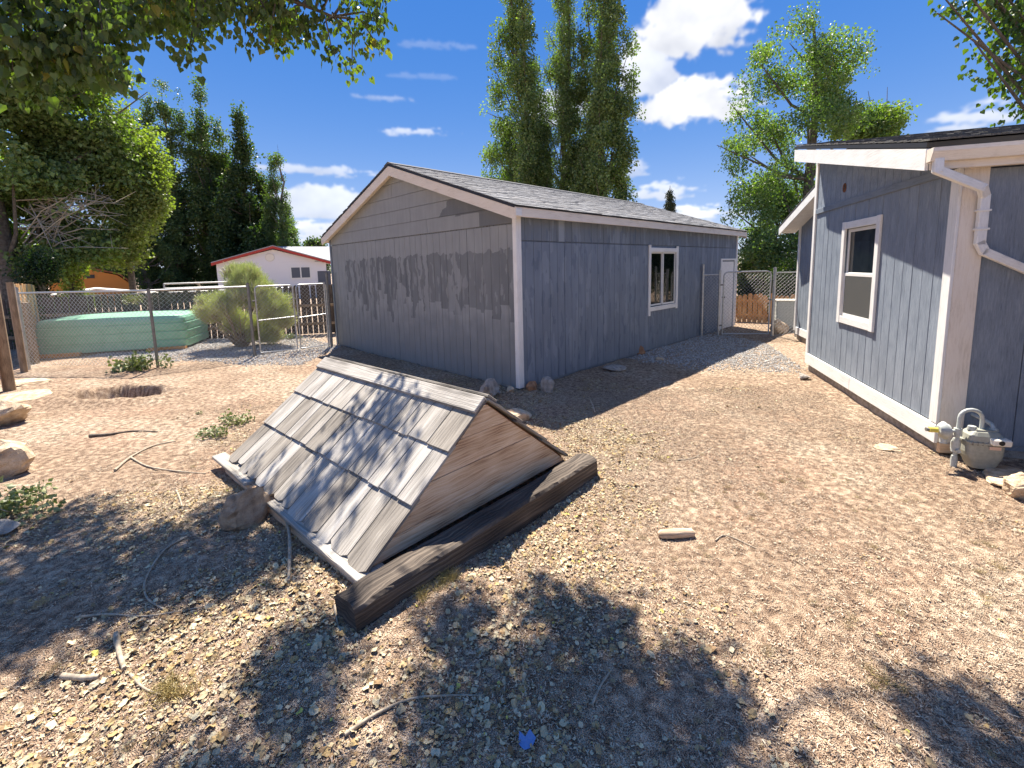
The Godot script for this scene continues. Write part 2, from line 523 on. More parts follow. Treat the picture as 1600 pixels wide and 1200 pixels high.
func build_ground() -> void:
	var xs := axis(-12.0, 7.0, 0.075, 4000.0)
	var zs := axis(-13.0, 0.6, 0.075, 4000.0)
	var nx := xs.size()
	var nz := zs.size()
	var V := PackedVector3Array()
	var N := PackedVector3Array()
	var U := PackedVector2Array()
	var C := PackedColorArray()
	var I := PackedInt32Array()
	var H := PackedFloat32Array()
	H.resize(nx * nz)
	for j in nz:
		for i in nx:
			H[j * nx + i] = gy(xs[i], zs[j])
	for j in nz:
		for i in nx:
			var x := xs[i]
			var z := zs[j]
			V.append(Vector3(x, H[j * nx + i], z))
			var i0 := maxi(i - 1, 0)
			var i1 := mini(i + 1, nx - 1)
			var j0 := maxi(j - 1, 0)
			var j1 := mini(j + 1, nz - 1)
			N.append(Vector3(-(H[j * nx + i1] - H[j * nx + i0]) / (xs[i1] - xs[i0]), 1, -(H[j1 * nx + i] - H[j0 * nx + i]) / (zs[j1] - zs[j0])).normalized())
			U.append(Vector2(x, z) * 0.42)
			var p := pn.get_noise_2d(x * 0.55, z * 0.55) + 0.5 * pn.get_noise_2d(x * 2.4 + 50.0, z * 2.4)
			var col := Color(0.80, 0.735, 0.65).lerp(Color(1.06, 1.02, 0.95), smoothstep(-0.3, 0.45, p))
			col = col.lerp(Color(0.92, 0.77, 0.67), smoothstep(0.1, 0.5, pn.get_noise_2d(x * 0.8 + 90.0, z * 0.8)) * 0.5)
			var g := gravelness(x, z)
			col = col.lerp(Color(0.98, 0.97, 0.94), g * 0.85)
			C.append(col)
	for j in nz - 1:
		for i in nx - 1:
			var a := j * nx + i
			I.append_array(PackedInt32Array([a, a + 1, a + nx + 1, a, a + nx + 1, a + nx]))
	var arr := []
	arr.resize(Mesh.ARRAY_MAX)
	arr[Mesh.ARRAY_VERTEX] = V
	arr[Mesh.ARRAY_NORMAL] = N
	arr[Mesh.ARRAY_TEX_UV] = U
	arr[Mesh.ARRAY_COLOR] = C
	arr[Mesh.ARRAY_INDEX] = I
	var m := ArrayMesh.new()
	m.add_surface_from_arrays(Mesh.PRIMITIVE_TRIANGLES, arr)
	var b := blot_image(55, 1024, 14.0, 170.0, 0.55, 0.75)
	var gm := mat("dirt", Color.WHITE, 0.97, ramp(b, [c8(74, 59, 48), c8(152, 129, 109), c8(190, 168, 147), c8(222, 207, 188)]), tex(b), 1.6)
	gm.vertex_color_use_as_albedo = true
	var o := part(self, "ground", m, gm)
	tag(o, "bare reddish tan dirt of the yard", "", "", "structure")

# ---------------------------------------------------------------- small reusable shapes
func rock_mesh(seed_: int, r: Vector3, cuts := 9) -> ArrayMesh:
	var q := RandomNumberGenerator.new()
	q.seed = seed_
	var pl := []
	for k in cuts:
		pl.append([Vector3(q.randf_range(-1, 1), q.randf_range(-0.6, 1), q.randf_range(-1, 1)).normalized(), q.randf_range(0.5, 0.85)])
	var n := noise(seed_, 1.4, 3)
	var la := 14
	var lo := 20
	var P := []
	for i in la + 1:
		var row := []
		for j in lo:
			var th := PI * i / la
			var ph := TAU * j / lo
			var p := Vector3(sin(th) * cos(ph), cos(th), sin(th) * sin(ph))
			for c in pl: p -= c[0] * maxf(0.0, p.dot(c[0]) - c[1])
			p *= 1.0 + n.get_noise_3dv(p * 1.2) * 0.16
			row.append(p * r)
		P.append(row)
	var mb := MB.new()
	for i in la:
		for j in lo:
			var a: Vector3 = P[i][j]
			var b: Vector3 = P[i][(j + 1) % lo]
			var d: Vector3 = P[i + 1][(j + 1) % lo]
			var e: Vector3 = P[i + 1][j]
			var cen := (a + b + d + e) * 0.25
			if i > 0:
				var n1 := (b - a).cross(d - a)
				if n1.length() > 1e-9: mb.tri(a, b, d, n1.normalized() * signf(n1.dot(cen)))
			if i < la - 1:
				var n2 := (d - a).cross(e - a)
				if n2.length() > 1e-9: mb.tri(a, d, e, n2.normalized() * signf(n2.dot(cen)))
	return mb.mesh()
func rock(called: String, label: String, px: float, py: float, r: Vector3, m: String, turn: float, seed_: int, sink := 0.45, tilt := 0.0, group := "") -> void:
	var p := gp(px, py)
	p.y = gy(p.x, p.z) + r.y * (1.0 - sink)
	var o := part(self, called, rock_mesh(seed_, r), M[m], T(p, ry(turn) * Basis(Vector3.RIGHT, tilt)))
	tag(o, label, "rock", group)
func stick(label: String, pix: Array, r0: float, r1: float, m := "stick", group := "", lift := 0.0) -> void:
	var pts := []
	var rad := []
	var first := gp(pix[0][0], pix[0][1])
	for i in pix.size():
		var p := gp(pix[i][0], pix[i][1])
		var f := float(i) / (pix.size() - 1)
		p.y = gy(p.x, p.z) + lerpf(r0, r1, f) * 0.8 + 0.004 + lift * sin(f * PI)
		pts.append(p - first)
		rad.append(lerpf(r0, r1, f))
	# smooth the run
	var sp := []
	var sr := []
	for i in pts.size() - 1:
		var p0: Vector3 = pts[maxi(i - 1, 0)]
		var p3: Vector3 = pts[mini(i + 2, pts.size() - 1)]
		for k in 4:
			var f := k / 4.0
			sp.append((pts[i] as Vector3).cubic_interpolate(pts[i + 1], p0, p3, f))
			sr.append(lerpf(rad[i], rad[i + 1], f) * rng.randf_range(0.88, 1.12))
	sp.append(pts[-1])
	sr.append(rad[-1])
	var mb := MB.new()
	mb.tube(sp, sr, 6)
	var o := part(self, "fallen_stick", mb.mesh(), M[m], T(first))
	tag(o, label, "stick", group)
# chain link fabric in a local frame: x along, y up
func wire(mb: MB, w: float, y0: float, y1: float, cell := 0.095, r := 0.0028) -> void:
	var h := y1 - y0
	for dirn in [1.0, -1.0]:
		var k := -h - 0.02
		while k < w + h:
			# x = k + dirn * y (shifted so that both families cover the panel)
			var s: float = k if dirn > 0 else k + h * 0.0
			var ya := 0.0
			var yb := h
			if dirn > 0:
				ya = maxf(0.0, -s)
				yb = minf(h, w - s)
			else:
				ya = maxf(0.0, s - w)
				yb = minf(h, s)
			if yb - ya > 0.02:
				var a := Vector3(s + dirn * ya, y0 + ya, 0.002 * dirn)
				var b := Vector3(s + dirn * yb, y0 + yb, 0.002 * dirn)
				mb.tube([a, b], [r, r], 3, false)
			k += cell
func pipe_frame(mb: MB, w: float, y0: float, y1: float, r: float, bend := 0.09) -> void:
	var pts := [Vector3(0, y0, 0), Vector3(0, y1 - bend, 0)]
	for k in range(1, 5):
		var a := PI * 0.5 * k / 5.0
		pts.append(Vector3(bend - bend * cos(a), y1 - bend + bend * sin(a), 0))
	pts.append(Vector3(bend, y1, 0))
	pts.append(Vector3(w - bend, y1, 0))
	for k in range(1, 5):
		var a := PI * 0.5 * k / 5.0
		pts.append(Vector3(w - bend + bend * sin(a), y1 - bend + bend * cos(a), 0))
	pts.append(Vector3(w, y1 - bend, 0))
	pts.append(Vector3(w, y0, 0))
	pts.append(Vector3(0, y0, 0))
	var rad := []
	for p in pts: rad.append(r)
	mb.tube(pts, rad, 8)
func frame_from(a: Vector3, b: Vector3) -> Transform3D:      # x from a to b, y up
	var d := b - a
	d.y = 0
	d = d.normalized()
	return Transform3D(Basis(d, Vector3.UP, d.cross(Vector3.UP)), a)
func shingles(parent: Node, xf: Transform3D, length: float, slope: float, cols: Array, thick := 0.007, seed_ := 1) -> void:
	# X along the eave, Z up the slope, Y out of the roof
	var q := RandomNumberGenerator.new()
	q.seed = seed_
	var mb := MB.new()
	var expo := 0.14
	var rows := int(ceil(slope / expo))
	for r in rows:
		var z0 := r * expo - 0.03
		var x := -q.randf() * 0.25
		while x < length:
			var w := q.randf_range(0.16, 0.36)
			var x0 := maxf(x, 0.0)
			var x1 := minf(x + w - 0.004, length)
			if x1 - x0 > 0.03:
				var z1 := minf(z0 + expo + 0.05, slope)
				var th := thick * q.randf_range(0.7, 1.6)
				mb.col = (cols[q.randi() % cols.size()] as Color) * q.randf_range(0.85, 1.15)
				mb.col.a = 1.0
				var b := Basis(Vector3.RIGHT, 0.045)
				mb.box(xf * T(Vector3((x0 + x1) * 0.5, 0.012 + th * 0.5, (z0 + z1) * 0.5 + q.randf_range(-0.006, 0.004)), b), Vector3(x1 - x0, th, z1 - z0), 0)
			x += w
	var o := part(parent, "shingles", mb.mesh(), M.shingle)
	o.set_meta("kind", "stuff")

# ---------------------------------------------------------------- foliage
func leaf_clump(seed_: int, n: int, size: float, droop := 0.3, long := 1.0) -> ArrayMesh:
	var q := RandomNumberGenerator.new()
	q.seed = seed_
	var mb := MB.new()
	for k in n:
		var p := Vector3(q.randf_range(-1, 1), q.randf_range(-1, 1), q.randf_range(-1, 1))
		while p.length() > 1.0: p = Vector3(q.randf_range(-1, 1), q.randf_range(-1, 1), q.randf_range(-1, 1))
		var d := Vector3(q.randf_range(-1, 1), q.randf_range(-1.0, 0.6) - droop, q.randf_range(-1, 1)).normalized()
		var s := d.cross(Vector3(q.randf_range(-1, 1), q.randf_range(-1, 1), q.randf_range(-1, 1))).normalized()
		var up := s.cross(d).normalized()
		var L := size * q.randf_range(0.7, 1.25) * long
		var W := size * q.randf_range(0.38, 0.5)
		var a := p
		var tip := p + d * L
		var l := p + d * L * 0.38 + s * W + up * W * 0.35
		var r := p + d * L * 0.38 - s * W + up * W * 0.35
		var g := q.randf_range(0.75, 1.2)
		mb.col = Color(g, g, g)
		mb.tri(a, l, tip, (l - a).cross(tip - a).normalized())
		mb.tri(a, tip, r, (tip - a).cross(r - a).normalized())
	return mb.mesh()
func heart_clump(seed_: int, n: int, size: float) -> ArrayMesh:       # big cottonwood leaves hanging on stalks
	var q := RandomNumberGenerator.new()
	q.seed = seed_
	var mb := MB.new()
	for k in n:
		var p := Vector3(q.randf_range(-1, 1), q.randf_range(-0.8, 0.8), q.randf_range(-1, 1))
		var d := Vector3(q.randf_range(-0.7, 0.7), -1.0, q.randf_range(-0.7, 0.7)).normalized()
		var s := d.cross(Vector3(q.randf_range(-1, 1), q.randf_range(-0.4, 0.4), q.randf_range(-1, 1))).normalized()
		var up := s.cross(d).normalized()
		var L := size * q.randf_range(0.7, 1.2)
		var g := q.randf_range(0.75, 1.2)
		mb.col = Color(g, g, g)
		var mid := [p, p + d * L * 0.4 - up * L * 0.05, p + d * L]
		for sg in [-1.0, 1.0]:
			var e1: Vector3 = p - d * L * 0.08 + s * (L * 0.26 * sg) + up * L * 0.06
			var e2: Vector3 = p + d * L * 0.26 + s * (L * 0.46 * sg) + up * L * 0.10
			var e3: Vector3 = p + d * L * 0.66 + s * (L * 0.22 * sg) + up * L * 0.03
			mb.tri(mid[0], e1, e2, (e1 - mid[0]).cross(e2 - mid[0]).normalized())
			mb.tri(mid[0], e2, mid[1], (e2 - mid[0]).cross(mid[1] - mid[0]).normalized())
			mb.tri(mid[1], e2, e3, (e2 - mid[1]).cross(e3 - mid[1]).normalized())
			mb.tri(mid[1], e3, mid[2], (e3 - mid[1]).cross(mid[2] - mid[1]).normalized())
	return mb.mesh()
func multi(parent: Node, called: String, mesh: Mesh, m: Material, xfs: Array, cols: Array) -> MultiMeshInstance3D:
	var mm := MultiMesh.new()
	mm.transform_format = MultiMesh.TRANSFORM_3D
	mm.use_colors = true
	mm.mesh = mesh
	mm.instance_count = xfs.size()
	for i in xfs.size():
		mm.set_instance_transform(i, xfs[i])
		mm.set_instance_color(i, cols[i])
	var o := MultiMeshInstance3D.new()
	o.multimesh = mm
	o.material_override = m
	o.name = numbered(parent, called)
	parent.add_child(o, true)
	o.set_meta("kind", "stuff")
	return o
func rand_basis(q: RandomNumberGenerator, s: float) -> Basis:
	return Basis.from_euler(Vector3(q.randf() * TAU, q.randf() * TAU, q.randf() * TAU)).scaled(Vector3(s, s, s))
func turned(q: RandomNumberGenerator, s: float, lean := 0.5) -> Basis:
	return (Basis(Vector3.UP, q.randf() * TAU) * Basis(Vector3.RIGHT, q.randf_range(-lean, lean))).scaled(Vector3(s, s, s))
# lobes: [centre, radii] in the tree's own frame; n clumps spread through them
func tree(called: String, label: String, base: Vector3, trunk: Array, rad: Array, lobes: Array, n: int, clump: Mesh, cs: float, col_a: Color, col_b: Color, seed_: int, gap := 0.0, m := "leaf", limb_r := 0.06, group := "", category := "tree") -> Node3D:
	var q := RandomNumberGenerator.new()
	q.seed = seed_
	var o := thing(called, label, category, T(base), group)
	var mb := MB.new()
	mb.tube(trunk, rad, 9)
	for l in lobes:
		if limb_r <= 0.0: break
		var best := 0
		for i in trunk.size():
			if trunk[i].y < l[0].y - l[0].distance_to(trunk[i]) * 0.15 and i < trunk.size() - 1: best = i
		var a: Vector3 = trunk[best]
		var b: Vector3 = l[0]
		var mid := (a + b) * 0.5 + Vector3(q.randf_range(-0.1, 0.1), -0.12, q.randf_range(-0.1, 0.1)) * a.distance_to(b)
		var r0 := minf(rad[best] * 0.6, limb_r)
		mb.tube([a, mid, b, b + (b - mid) * 0.5], [r0, r0 * 0.7, r0 * 0.4, r0 * 0.15], 5)
	part(o, "trunk", mb.mesh(), M.bark)
	var tot := 0.0
	var cum := []
	for l in lobes:
		tot += pow(l[1].x * l[1].y * l[1].z, 0.75)
		cum.append(tot)
	var gn := noise(seed_ + 7, 1.0, 2)
	var gs: float = 0.9 / maxf(cs, 0.05)
	var xfs := []
	var cols := []
	var tries := 0
	while xfs.size() < n and tries < n * 4:
		tries += 1
		var f := q.randf() * tot
		var k := 0
		while cum[k] < f and k < cum.size() - 1: k += 1
		var d := Vector3(q.randfn(), q.randfn(), q.randfn()).normalized() * pow(q.randf(), 0.42)
		var p: Vector3 = lobes[k][0] + d * lobes[k][1] * (1.0 + q.randfn() * 0.12)
		if gn.get_noise_3dv((base + p) * gs * 0.28) < gap - 0.25: continue
		xfs.append(T(p, turned(q, cs * q.randf_range(0.65, 1.25), 0.6)))
		var cc := col_a.lerp(col_b, q.randf())
		if q.randf() < 0.04: cc = cc.lerp(Color(0.3, 0.28, 0.05), 0.4)
		cols.append(cc)
	multi(o, "crown", clump, M[m], xfs, cols)
	return o
func plob(px: float, py: float, rx: float, ry_: float, d: float, base: Vector3, q: RandomNumberGenerator, depth := 1.0) -> Array:
	var k := d / FOCAL
	var toward := Vector3(base.x, 0, base.z).normalized()
	var c := at(px, py, d) + toward * q.randf_range(-1, 1) * rx * k * depth
	return [c - base, Vector3(rx * k, ry_ * k, rx * k)]
func poplar(label: String, px: float, ytop: float, half: float, d: float, clump: Mesh, n: int, seed_: int, ca: Color, cb: Color, group: String, stems := 9) -> void:
	var q := RandomNumberGenerator.new()
	q.seed = seed_
	var top := at(px, ytop, d)
	var base := Vector3(top.x, -0.1, top.z)
	var hh := top.y
	var wd := half / FOCAL * d * 1.75
	var lobes := []
	var trunk := []
	var rad := []
	for i in 7:
		var f := i / 6.0
		trunk.append(Vector3(q.randf_range(-0.1, 0.1) * wd, hh * f * 0.92, q.randf_range(-0.1, 0.1) * wd))
		rad.append(lerpf(0.26, 0.03, f))
	for s in stems:
		var a := TAU * s / stems + q.randf() * 0.8
		var off := wd * q.randf_range(0.2, 0.7) * (0.0 if s == 0 else 1.0)
		var th: float = hh * (1.0 if s == 0 else q.randf_range(0.5, 0.97))
		var m := 8
		for k in m:
			var f := (k + 0.6) / m
			var wfac := sin(PI * clampf(0.26 + f * 0.66, 0.0, 1.0)) * 0.86 + 0.10
			var c := Vector3(cos(a) * off * wfac * 1.15, 0.6 + (th - 0.6) * f, sin(a) * off * wfac * 1.15)
			lobes.append([c, Vector3(wd * 0.21 * wfac * q.randf_range(0.6, 1.3) + 0.06, th / m * 1.0, wd * 0.21 * wfac * q.randf_range(0.6, 1.3) + 0.06)])
	tree("poplar_tree", label, base, trunk, rad, lobes, n, clump, maxf(0.24, wd * 0.12), ca, cb, seed_, 0.24, "leaf", 0.07, group)

func _ready() -> void:
	rng.seed = 4242
	hn = noise(3, 0.6, 3)
	pn = noise(9, 0.8, 3)
	# ------------------------------------------------------------ camera
	var up0 := Vector3(0, cos(PITCH), -sin(PITCH))
	cam_fwd = Vector3(0, -sin(PITCH), -cos(PITCH))
	cam_right = Vector3.RIGHT * cos(ROLL) + up0 * sin(ROLL)
	cam_up = Vector3.RIGHT * -sin(ROLL) + up0 * cos(ROLL)
	var cam := Camera3D.new()
	cam.name = "camera"
	add_child(cam)
	cam.transform = Transform3D(Basis(cam_right, cam_up, -cam_fwd), EYE)
	cam.projection = Camera3D.PROJECTION_FRUSTUM
	cam.near = 0.05
	cam.far = 9000.0
	cam.size = 1200.0 / FOCAL * cam.near
	cam.frustum_offset = Vector2((800.0 - PCX) / FOCAL, -(600.0 - PCY) / FOCAL) * cam.near
	cam.current = true
	# ------------------------------------------------------------ sky, exposure, sun
	var env := Environment.new()
	env.background_mode = Environment.BG_SKY
	var sky := Sky.new()
	var psm := PanoramaSkyMaterial.new()
	psm.panorama = ImageTexture.create_from_image(sky_image())
	sky.sky_material = psm
	env.sky = sky
	env.background_energy_multiplier = 0.44
	env.tonemap_mode = Environment.TONE_MAPPER_LINEAR
	env.tonemap_exposure = 2.75
	env.sdfgi_enabled = true
	env.ssao_enabled = true
	env.ssil_enabled = true
	var we := WorldEnvironment.new()
	we.name = "world_environment"
	we.environment = env
	add_child(we)
	var el := deg_to_rad(59.5)
	var az := deg_to_rad(-13.0)
	sun_dir = Vector3(sin(az) * cos(el), sin(el), -cos(az) * cos(el))
	var sun := DirectionalLight3D.new()
	sun.name = "sun"
	sun.light_energy = 1.6
	sun.light_color = Color(1.0, 0.965, 0.91)
	sun.light_angular_distance = 0.53
	sun.shadow_enabled = true
	add_child(sun)
	sun.look_at_from_position(sun_dir * 50.0, Vector3.ZERO, Vector3.UP)
	# ------------------------------------------------------------ structure, then things
	materials()
	build_ground()
	build_hills()
	build_garage()
	build_house()
	build_well()
	build_left_fence()
	build_right_gate()
	build_yard()
	build_back()
	build_trees()
	build_canopy()
	build_litter()

# ---------------------------------------------------------------- far ground
func build_hills() -> void:
	var n := noise(401, 1.0, 4)
	var mb := MB.new()
	var K := 90
	var prev := []
	for i in K + 1:
		var a := lerpf(-1.25, 1.1, float(i) / K)
		var r := 1500.0
		var h := 24.0 + 26.0 * smoothstep(-0.62, -0.85, a) + n.get_noise_1d(a * 6.0) * 14.0
		var d := Vector3(sin(a), 0, -cos(a))
		var row := [d * r * 0.72 - Vector3.UP * 3.0, d * r * 0.86 + Vector3.UP * h * 0.55, d * r + Vector3.UP * h, d * r * 1.3 - Vector3.UP * 5.0]
		if i > 0:
			for k in 3:
				mb.quad(prev[k], row[k], row[k + 1], prev[k + 1], (prev[k + 1] - prev[k]).cross(row[k] - prev[k]).normalized() * -1.0 if false else Vector3(-d.x * 0.4, 0.9, -d.z * 0.4).normalized(), 0)
		prev = row
	var m := tri_mat(mat("hill", Color.WHITE, 1.0, ramp(blot_image(66, 128, 4.0, 20.0, 0.6, 0.4), [c8(96, 100, 92), c8(140, 138, 120)])), 0.004)
	var o := part(self, "hills", mb.mesh(), m)
	tag(o, "low hills on the horizon", "", "", "structure")

# ---------------------------------------------------------------- garage
func build_garage() -> void:
	var th := 0.779
	var u := Vector3(cos(th), 0, -sin(th))
	var v := Vector3(-sin(th), 0, -cos(th))
	var W := 6.975
	var L := 9.706
	var g := thing("garage", "long blue-grey board-sided garage with white corner trim and brushed paint patches on its gable", "garage", Transform3D(Basis(u, Vector3.UP, -v), Vector3(0.096, 0, -7.161)))
	var gm := gable_paint()
	var sm := side_paint()
	var S := 0.34
	var rz := W * 0.5                                   # ridge at z = -rz
	# core walls with the window and door openings
	var mb := MB.new()
	var wx0 := 4.27
	var wx1 := 5.55
	var wy0 := 0.99
	var wy1 := 2.33
	for b in [[0.05, wx0, 0.0, 2.84], [wx0, wx1, 0.0, wy0], [wx0, wx1, wy1, 2.84], [wx1, 8.5, 0.0, 2.84], [8.5, 9.5, 2.03, 2.84], [9.5, L - 0.05, 0.0, 2.84]]:
		mb.box(T(Vector3((b[0] + b[1]) * 0.5, (b[2] + b[3]) * 0.5 - 0.02, -0.085)), Vector3(b[1] - b[0], b[3] - b[2], 0.12))
	part(g, "wall", mb.mesh(), sm)
	mb = MB.new()
	mb.box(T(Vector3(L * 0.5, 1.4, -W + 0.06)), Vector3(L - 0.1, 2.84, 0.12))
	part(g, "wall", mb.mesh(), sm)
	for e in [0.03, L - 0.15]:
		mb = MB.new()
		var fr := Transform3D(Basis(Vector3(0, 0, 1), Vector3.UP, Vector3(-1, 0, 0)), Vector3(e, 0, -W))
		mb.prism(fr, PackedVector2Array([Vector2(0.02, -0.03), Vector2(W - 0.02, -0.03), Vector2(W - 0.02, 2.86), Vector2(rz, 4.08), Vector2(0.02, 2.86)]), -0.12, 0.0)
		part(g, "wall", mb.mesh(), gm)
	# side wall boards
	var bw := 9.70 / 48.0
	for i in 48:
		var x0 := i * bw
		var gap := 0.010 if i % 6 == 5 else 0.006
		var x1 := x0 + bw - gap
		var spans := [[0.03 + rng.randf() * 0.01, 2.415]]
		var cx := (x0 + x1) * 0.5
		if cx > wx0 - 0.02 and cx < wx1 + 0.02: spans = [[0.03, wy0 - 0.05], [wy1 + 0.05, 2.415]]
		elif cx > 8.44 and cx < 9.57: spans = [[2.10, 2.415]]
		spans.append([2.428, 2.87])
		for s in spans:
			if s[1] - s[0] < 0.04: continue
			var b := MB.new()
			b.us = 1.0 / 9.8
			b.vs = -1.0 / 2.8
			var cy: float = (s[0] + s[1]) * 0.5
			b.uo = Vector2(cx / 9.8, 1.0 - cy / 2.8)
			b.cbox(Transform3D.IDENTITY, Vector3(x1 - x0, s[1] - s[0], 0.02), 0.003, 0)
			part(g, "siding_board", b.mesh(), sm, T(Vector3(cx, cy, -0.012 + rng.randf_range(-0.0015, 0.0015))))
	# gable boards; frame with x running from the far left corner to the near corner
	var fr := Transform3D(Basis(Vector3(0, 0, 1), Vector3.UP, Vector3(-1, 0, 0)), Vector3(0, 0, -W))
	var gw := W / 34.0
	for i in 34:
		var x0 := i * gw
		var x1 := x0 + gw - (0.010 if i % 6 == 3 else 0.006)
		var cx := (x0 + x1) * 0.5
		var b := MB.new()
		b.us = 1.0 / 7.0
		b.vs = -1.0 / 4.2
		b.uo = Vector2(cx / 7.0, 1.0 - 1.36 / 4.2)
		b.cbox(Transform3D.IDENTITY, Vector3(x1 - x0, 2.655, 0.02), 0.003, 0)
		part(g, "siding_board", b.mesh(), gm, fr * T(Vector3(cx, 1.36, -0.012 + rng.randf_range(-0.0015, 0.0015))))
	var ys := [2.70, 2.97, 3.25, 3.53, 3.81, 4.1]
	var joints := [[4.55], [3.97], [], [3.3], []]
	for k in 5:
		var xs := [0.0]
		xs.append_array(joints[k])
		xs.append(W)
		for j in xs.size() - 1:
			var poly := PackedVector2Array()
			var ya: float = ys[k] + 0.004
			var yb: float = ys[k + 1] - 0.004
			var tri := PackedVector2Array([Vector2(0.0, 2.6), Vector2(W, 2.6), Vector2(W, 2.87), Vector2(rz, 4.07), Vector2(0.0, 2.87)])
			var rect := PackedVector2Array([Vector2(xs[j] + 0.003, ya), Vector2(xs[j + 1] - 0.003, ya), Vector2(xs[j + 1] - 0.003, yb), Vector2(xs[j] + 0.003, yb)])
			for p in Geometry2D.intersect_polygons(tri, rect): poly = p
			if poly.size() < 3: continue
			var b := MB.new()
			b.us = 1.0 / 7.0
			b.vs = -1.0 / 4.2
			b.uo = Vector2(0, 1)
			b.prism(Transform3D.IDENTITY, poly, -0.016, 0.006 - 0.002 * (k % 2))
			part(g, "lap_board", b.mesh(), gm, fr)
	# corner trims
	var wp: Material = M.white_paint
	var c1 := board(g, "corner_trim", wp, Vector3(0.042, 1.43, 0.010), Vector3(0.105, 2.80, 0.022), Basis.IDENTITY, 1)
	c1.set_meta("label", "white corner board of the garage")
	board(g, "corner_trim", wp, Vector3(-0.012, 1.43, -0.022), Vector3(0.022, 2.80, 0.084), Basis.IDENTITY, 1)
	board(g, "corner_trim", wp, Vector3(L - 0.04, 1.43, 0.010), Vector3(0.10, 2.80, 0.022), Basis.IDENTITY, 1)
	board(g, "corner_trim", M.house_trim, Vector3(-0.012, 1.43, -W + 0.03), Vector3(0.022, 2.80, 0.08), Basis.IDENTITY, 1)
	# roof: two slopes
	var zo := 0.15
	var hyp := sqrt(1.0 + S * S)
	var run := rz + zo
	var X0 := -0.17
	var X1 := L + 0.33
	for side in [1.0, -1.0]:
		var roof := Node3D.new()
		roof.name = numbered(g, "roof")
		g.add_child(roof)
		# frame at the eave: X along, Z up the slope, Y out of the roof
		var zdir := Vector3(0, S, -side).normalized()
		var xdir := Vector3(side, 0, 0)
		var ydir := zdir.cross(xdir)
		if ydir.y < 0: ydir = -ydir
		var org := Vector3(X0 if side > 0 else X1, 2.90, zo if side > 0 else -W - zo)
		var rf := Transform3D(Basis(xdir, ydir, zdir), org)
		var d := MB.new()
		d.box(rf * T(Vector3((X1 - X0) * 0.5, 0.018, run * hyp * 0.5)), Vector3(X1 - X0, 0.03, run * hyp))
		part(roof, "deck", d.mesh(), M.drip_edge)
		shingles(roof, rf * T(Vector3(0, 0.03, 0)), X1 - X0, run * hyp + 0.02, [Color(0.31, 0.31, 0.32), Color(0.38, 0.38, 0.39), Color(0.25, 0.25, 0.26), Color(0.34, 0.33, 0.33)], 0.008, 5 if side > 0 else 6)
		board(g, "fascia", M.cream_paint, Vector3((X0 + X1) * 0.5, 2.845, (zo - 0.005) if side > 0 else (-W - zo + 0.005)), Vector3(X1 - X0, 0.145, 0.025))
		board(g, "soffit", M.cream_paint, Vector3(L * 0.5, 2.795, (zo * 0.5 - 0.005) if side > 0 else (-W - zo * 0.5 + 0.005)), Vector3(L, 0.012, zo - 0.04))
	var rc := MB.new()
	rc.col = Color(0.2, 0.2, 0.21)
	rc.prism(Transform3D(Basis(Vector3(0, 0, 1), Vector3.UP, Vector3(-1, 0, 0)), Vector3(X1, 0, -rz)), PackedVector2Array([Vector2(-0.15, 4.145), Vector2(0, 4.198), Vector2(0.15, 4.145), Vector2(0.15, 4.16), Vector2(0, 4.215), Vector2(-0.15, 4.16)]), 0.0, X1 - X0)
	part(g, "ridge_cap", rc.mesh(), M.shingle)
	# rake boards and soffits on both gable ends
	for e in [0, 1]:
		var f2 := Transform3D(Basis(Vector3(0, 0, 1), Vector3.UP, Vector3(-1, 0, 0)), Vector3(0.0 if e == 0 else X1 + X0 * -1.0, 0, -W))
		var out := 0.15 if e == 0 else 0.16
		for sd in [0, 1]:
			var ea := -zo if sd == 0 else W + zo
			var poly := PackedVector2Array([Vector2(ea, 2.895), Vector2(rz, 4.13), Vector2(rz, 3.94), Vector2(ea, 2.72)])
			var b := MB.new()
			b.us = 0.5; b.uo = Vector2(rng.randf() * 5, 0)
			b.prism(Transform3D.IDENTITY, poly, out - 0.012, out + 0.012)
			part(g, "rake_board", b.mesh(), M.cream_paint, f2)
			if e == 0:
				b = MB.new()
				b.prism(Transform3D.IDENTITY, PackedVector2Array([Vector2(ea, 2.80), Vector2(rz, 4.04), Vector2(rz, 4.02), Vector2(ea, 2.78)]), 0.004, out - 0.014)
				part(g, "rake_soffit", b.mesh(), M.cream_paint, f2)
	var cap := MB.new()
	cap.cbox(T(Vector3(-0.09, 2.84, 0.155)), Vector3(0.13, 0.11, 0.02), 0.01)
	part(g, "fascia_end_block", cap.mesh(), M.white_paint)
	# slider window
	var win := Node3D.new()
	win.name = "window"
	g.add_child(win)
	win.transform = T(Vector3(0, 0, 0))
	for t in [[wx0 - 0.04, 1.63, 0.09, 1.60], [wx1 + 0.04, 1.66, 0.09, 1.52]]:
		board(win, "trim_board", wp, Vector3(t[0], t[1], 0.016), Vector3(t[2], t[3], 0.03), Basis.IDENTITY, 1)
	board(win, "trim_board", wp, Vector3((wx0 + wx1) * 0.5, wy1 - 0.01, 0.013), Vector3(wx1 - wx0 - 0.012, 0.10, 0.026))
	board(win, "trim_board", wp, Vector3((wx0 + wx1) * 0.5, wy0 - 0.01, 0.013), Vector3(wx1 - wx0 - 0.012, 0.10, 0.026))
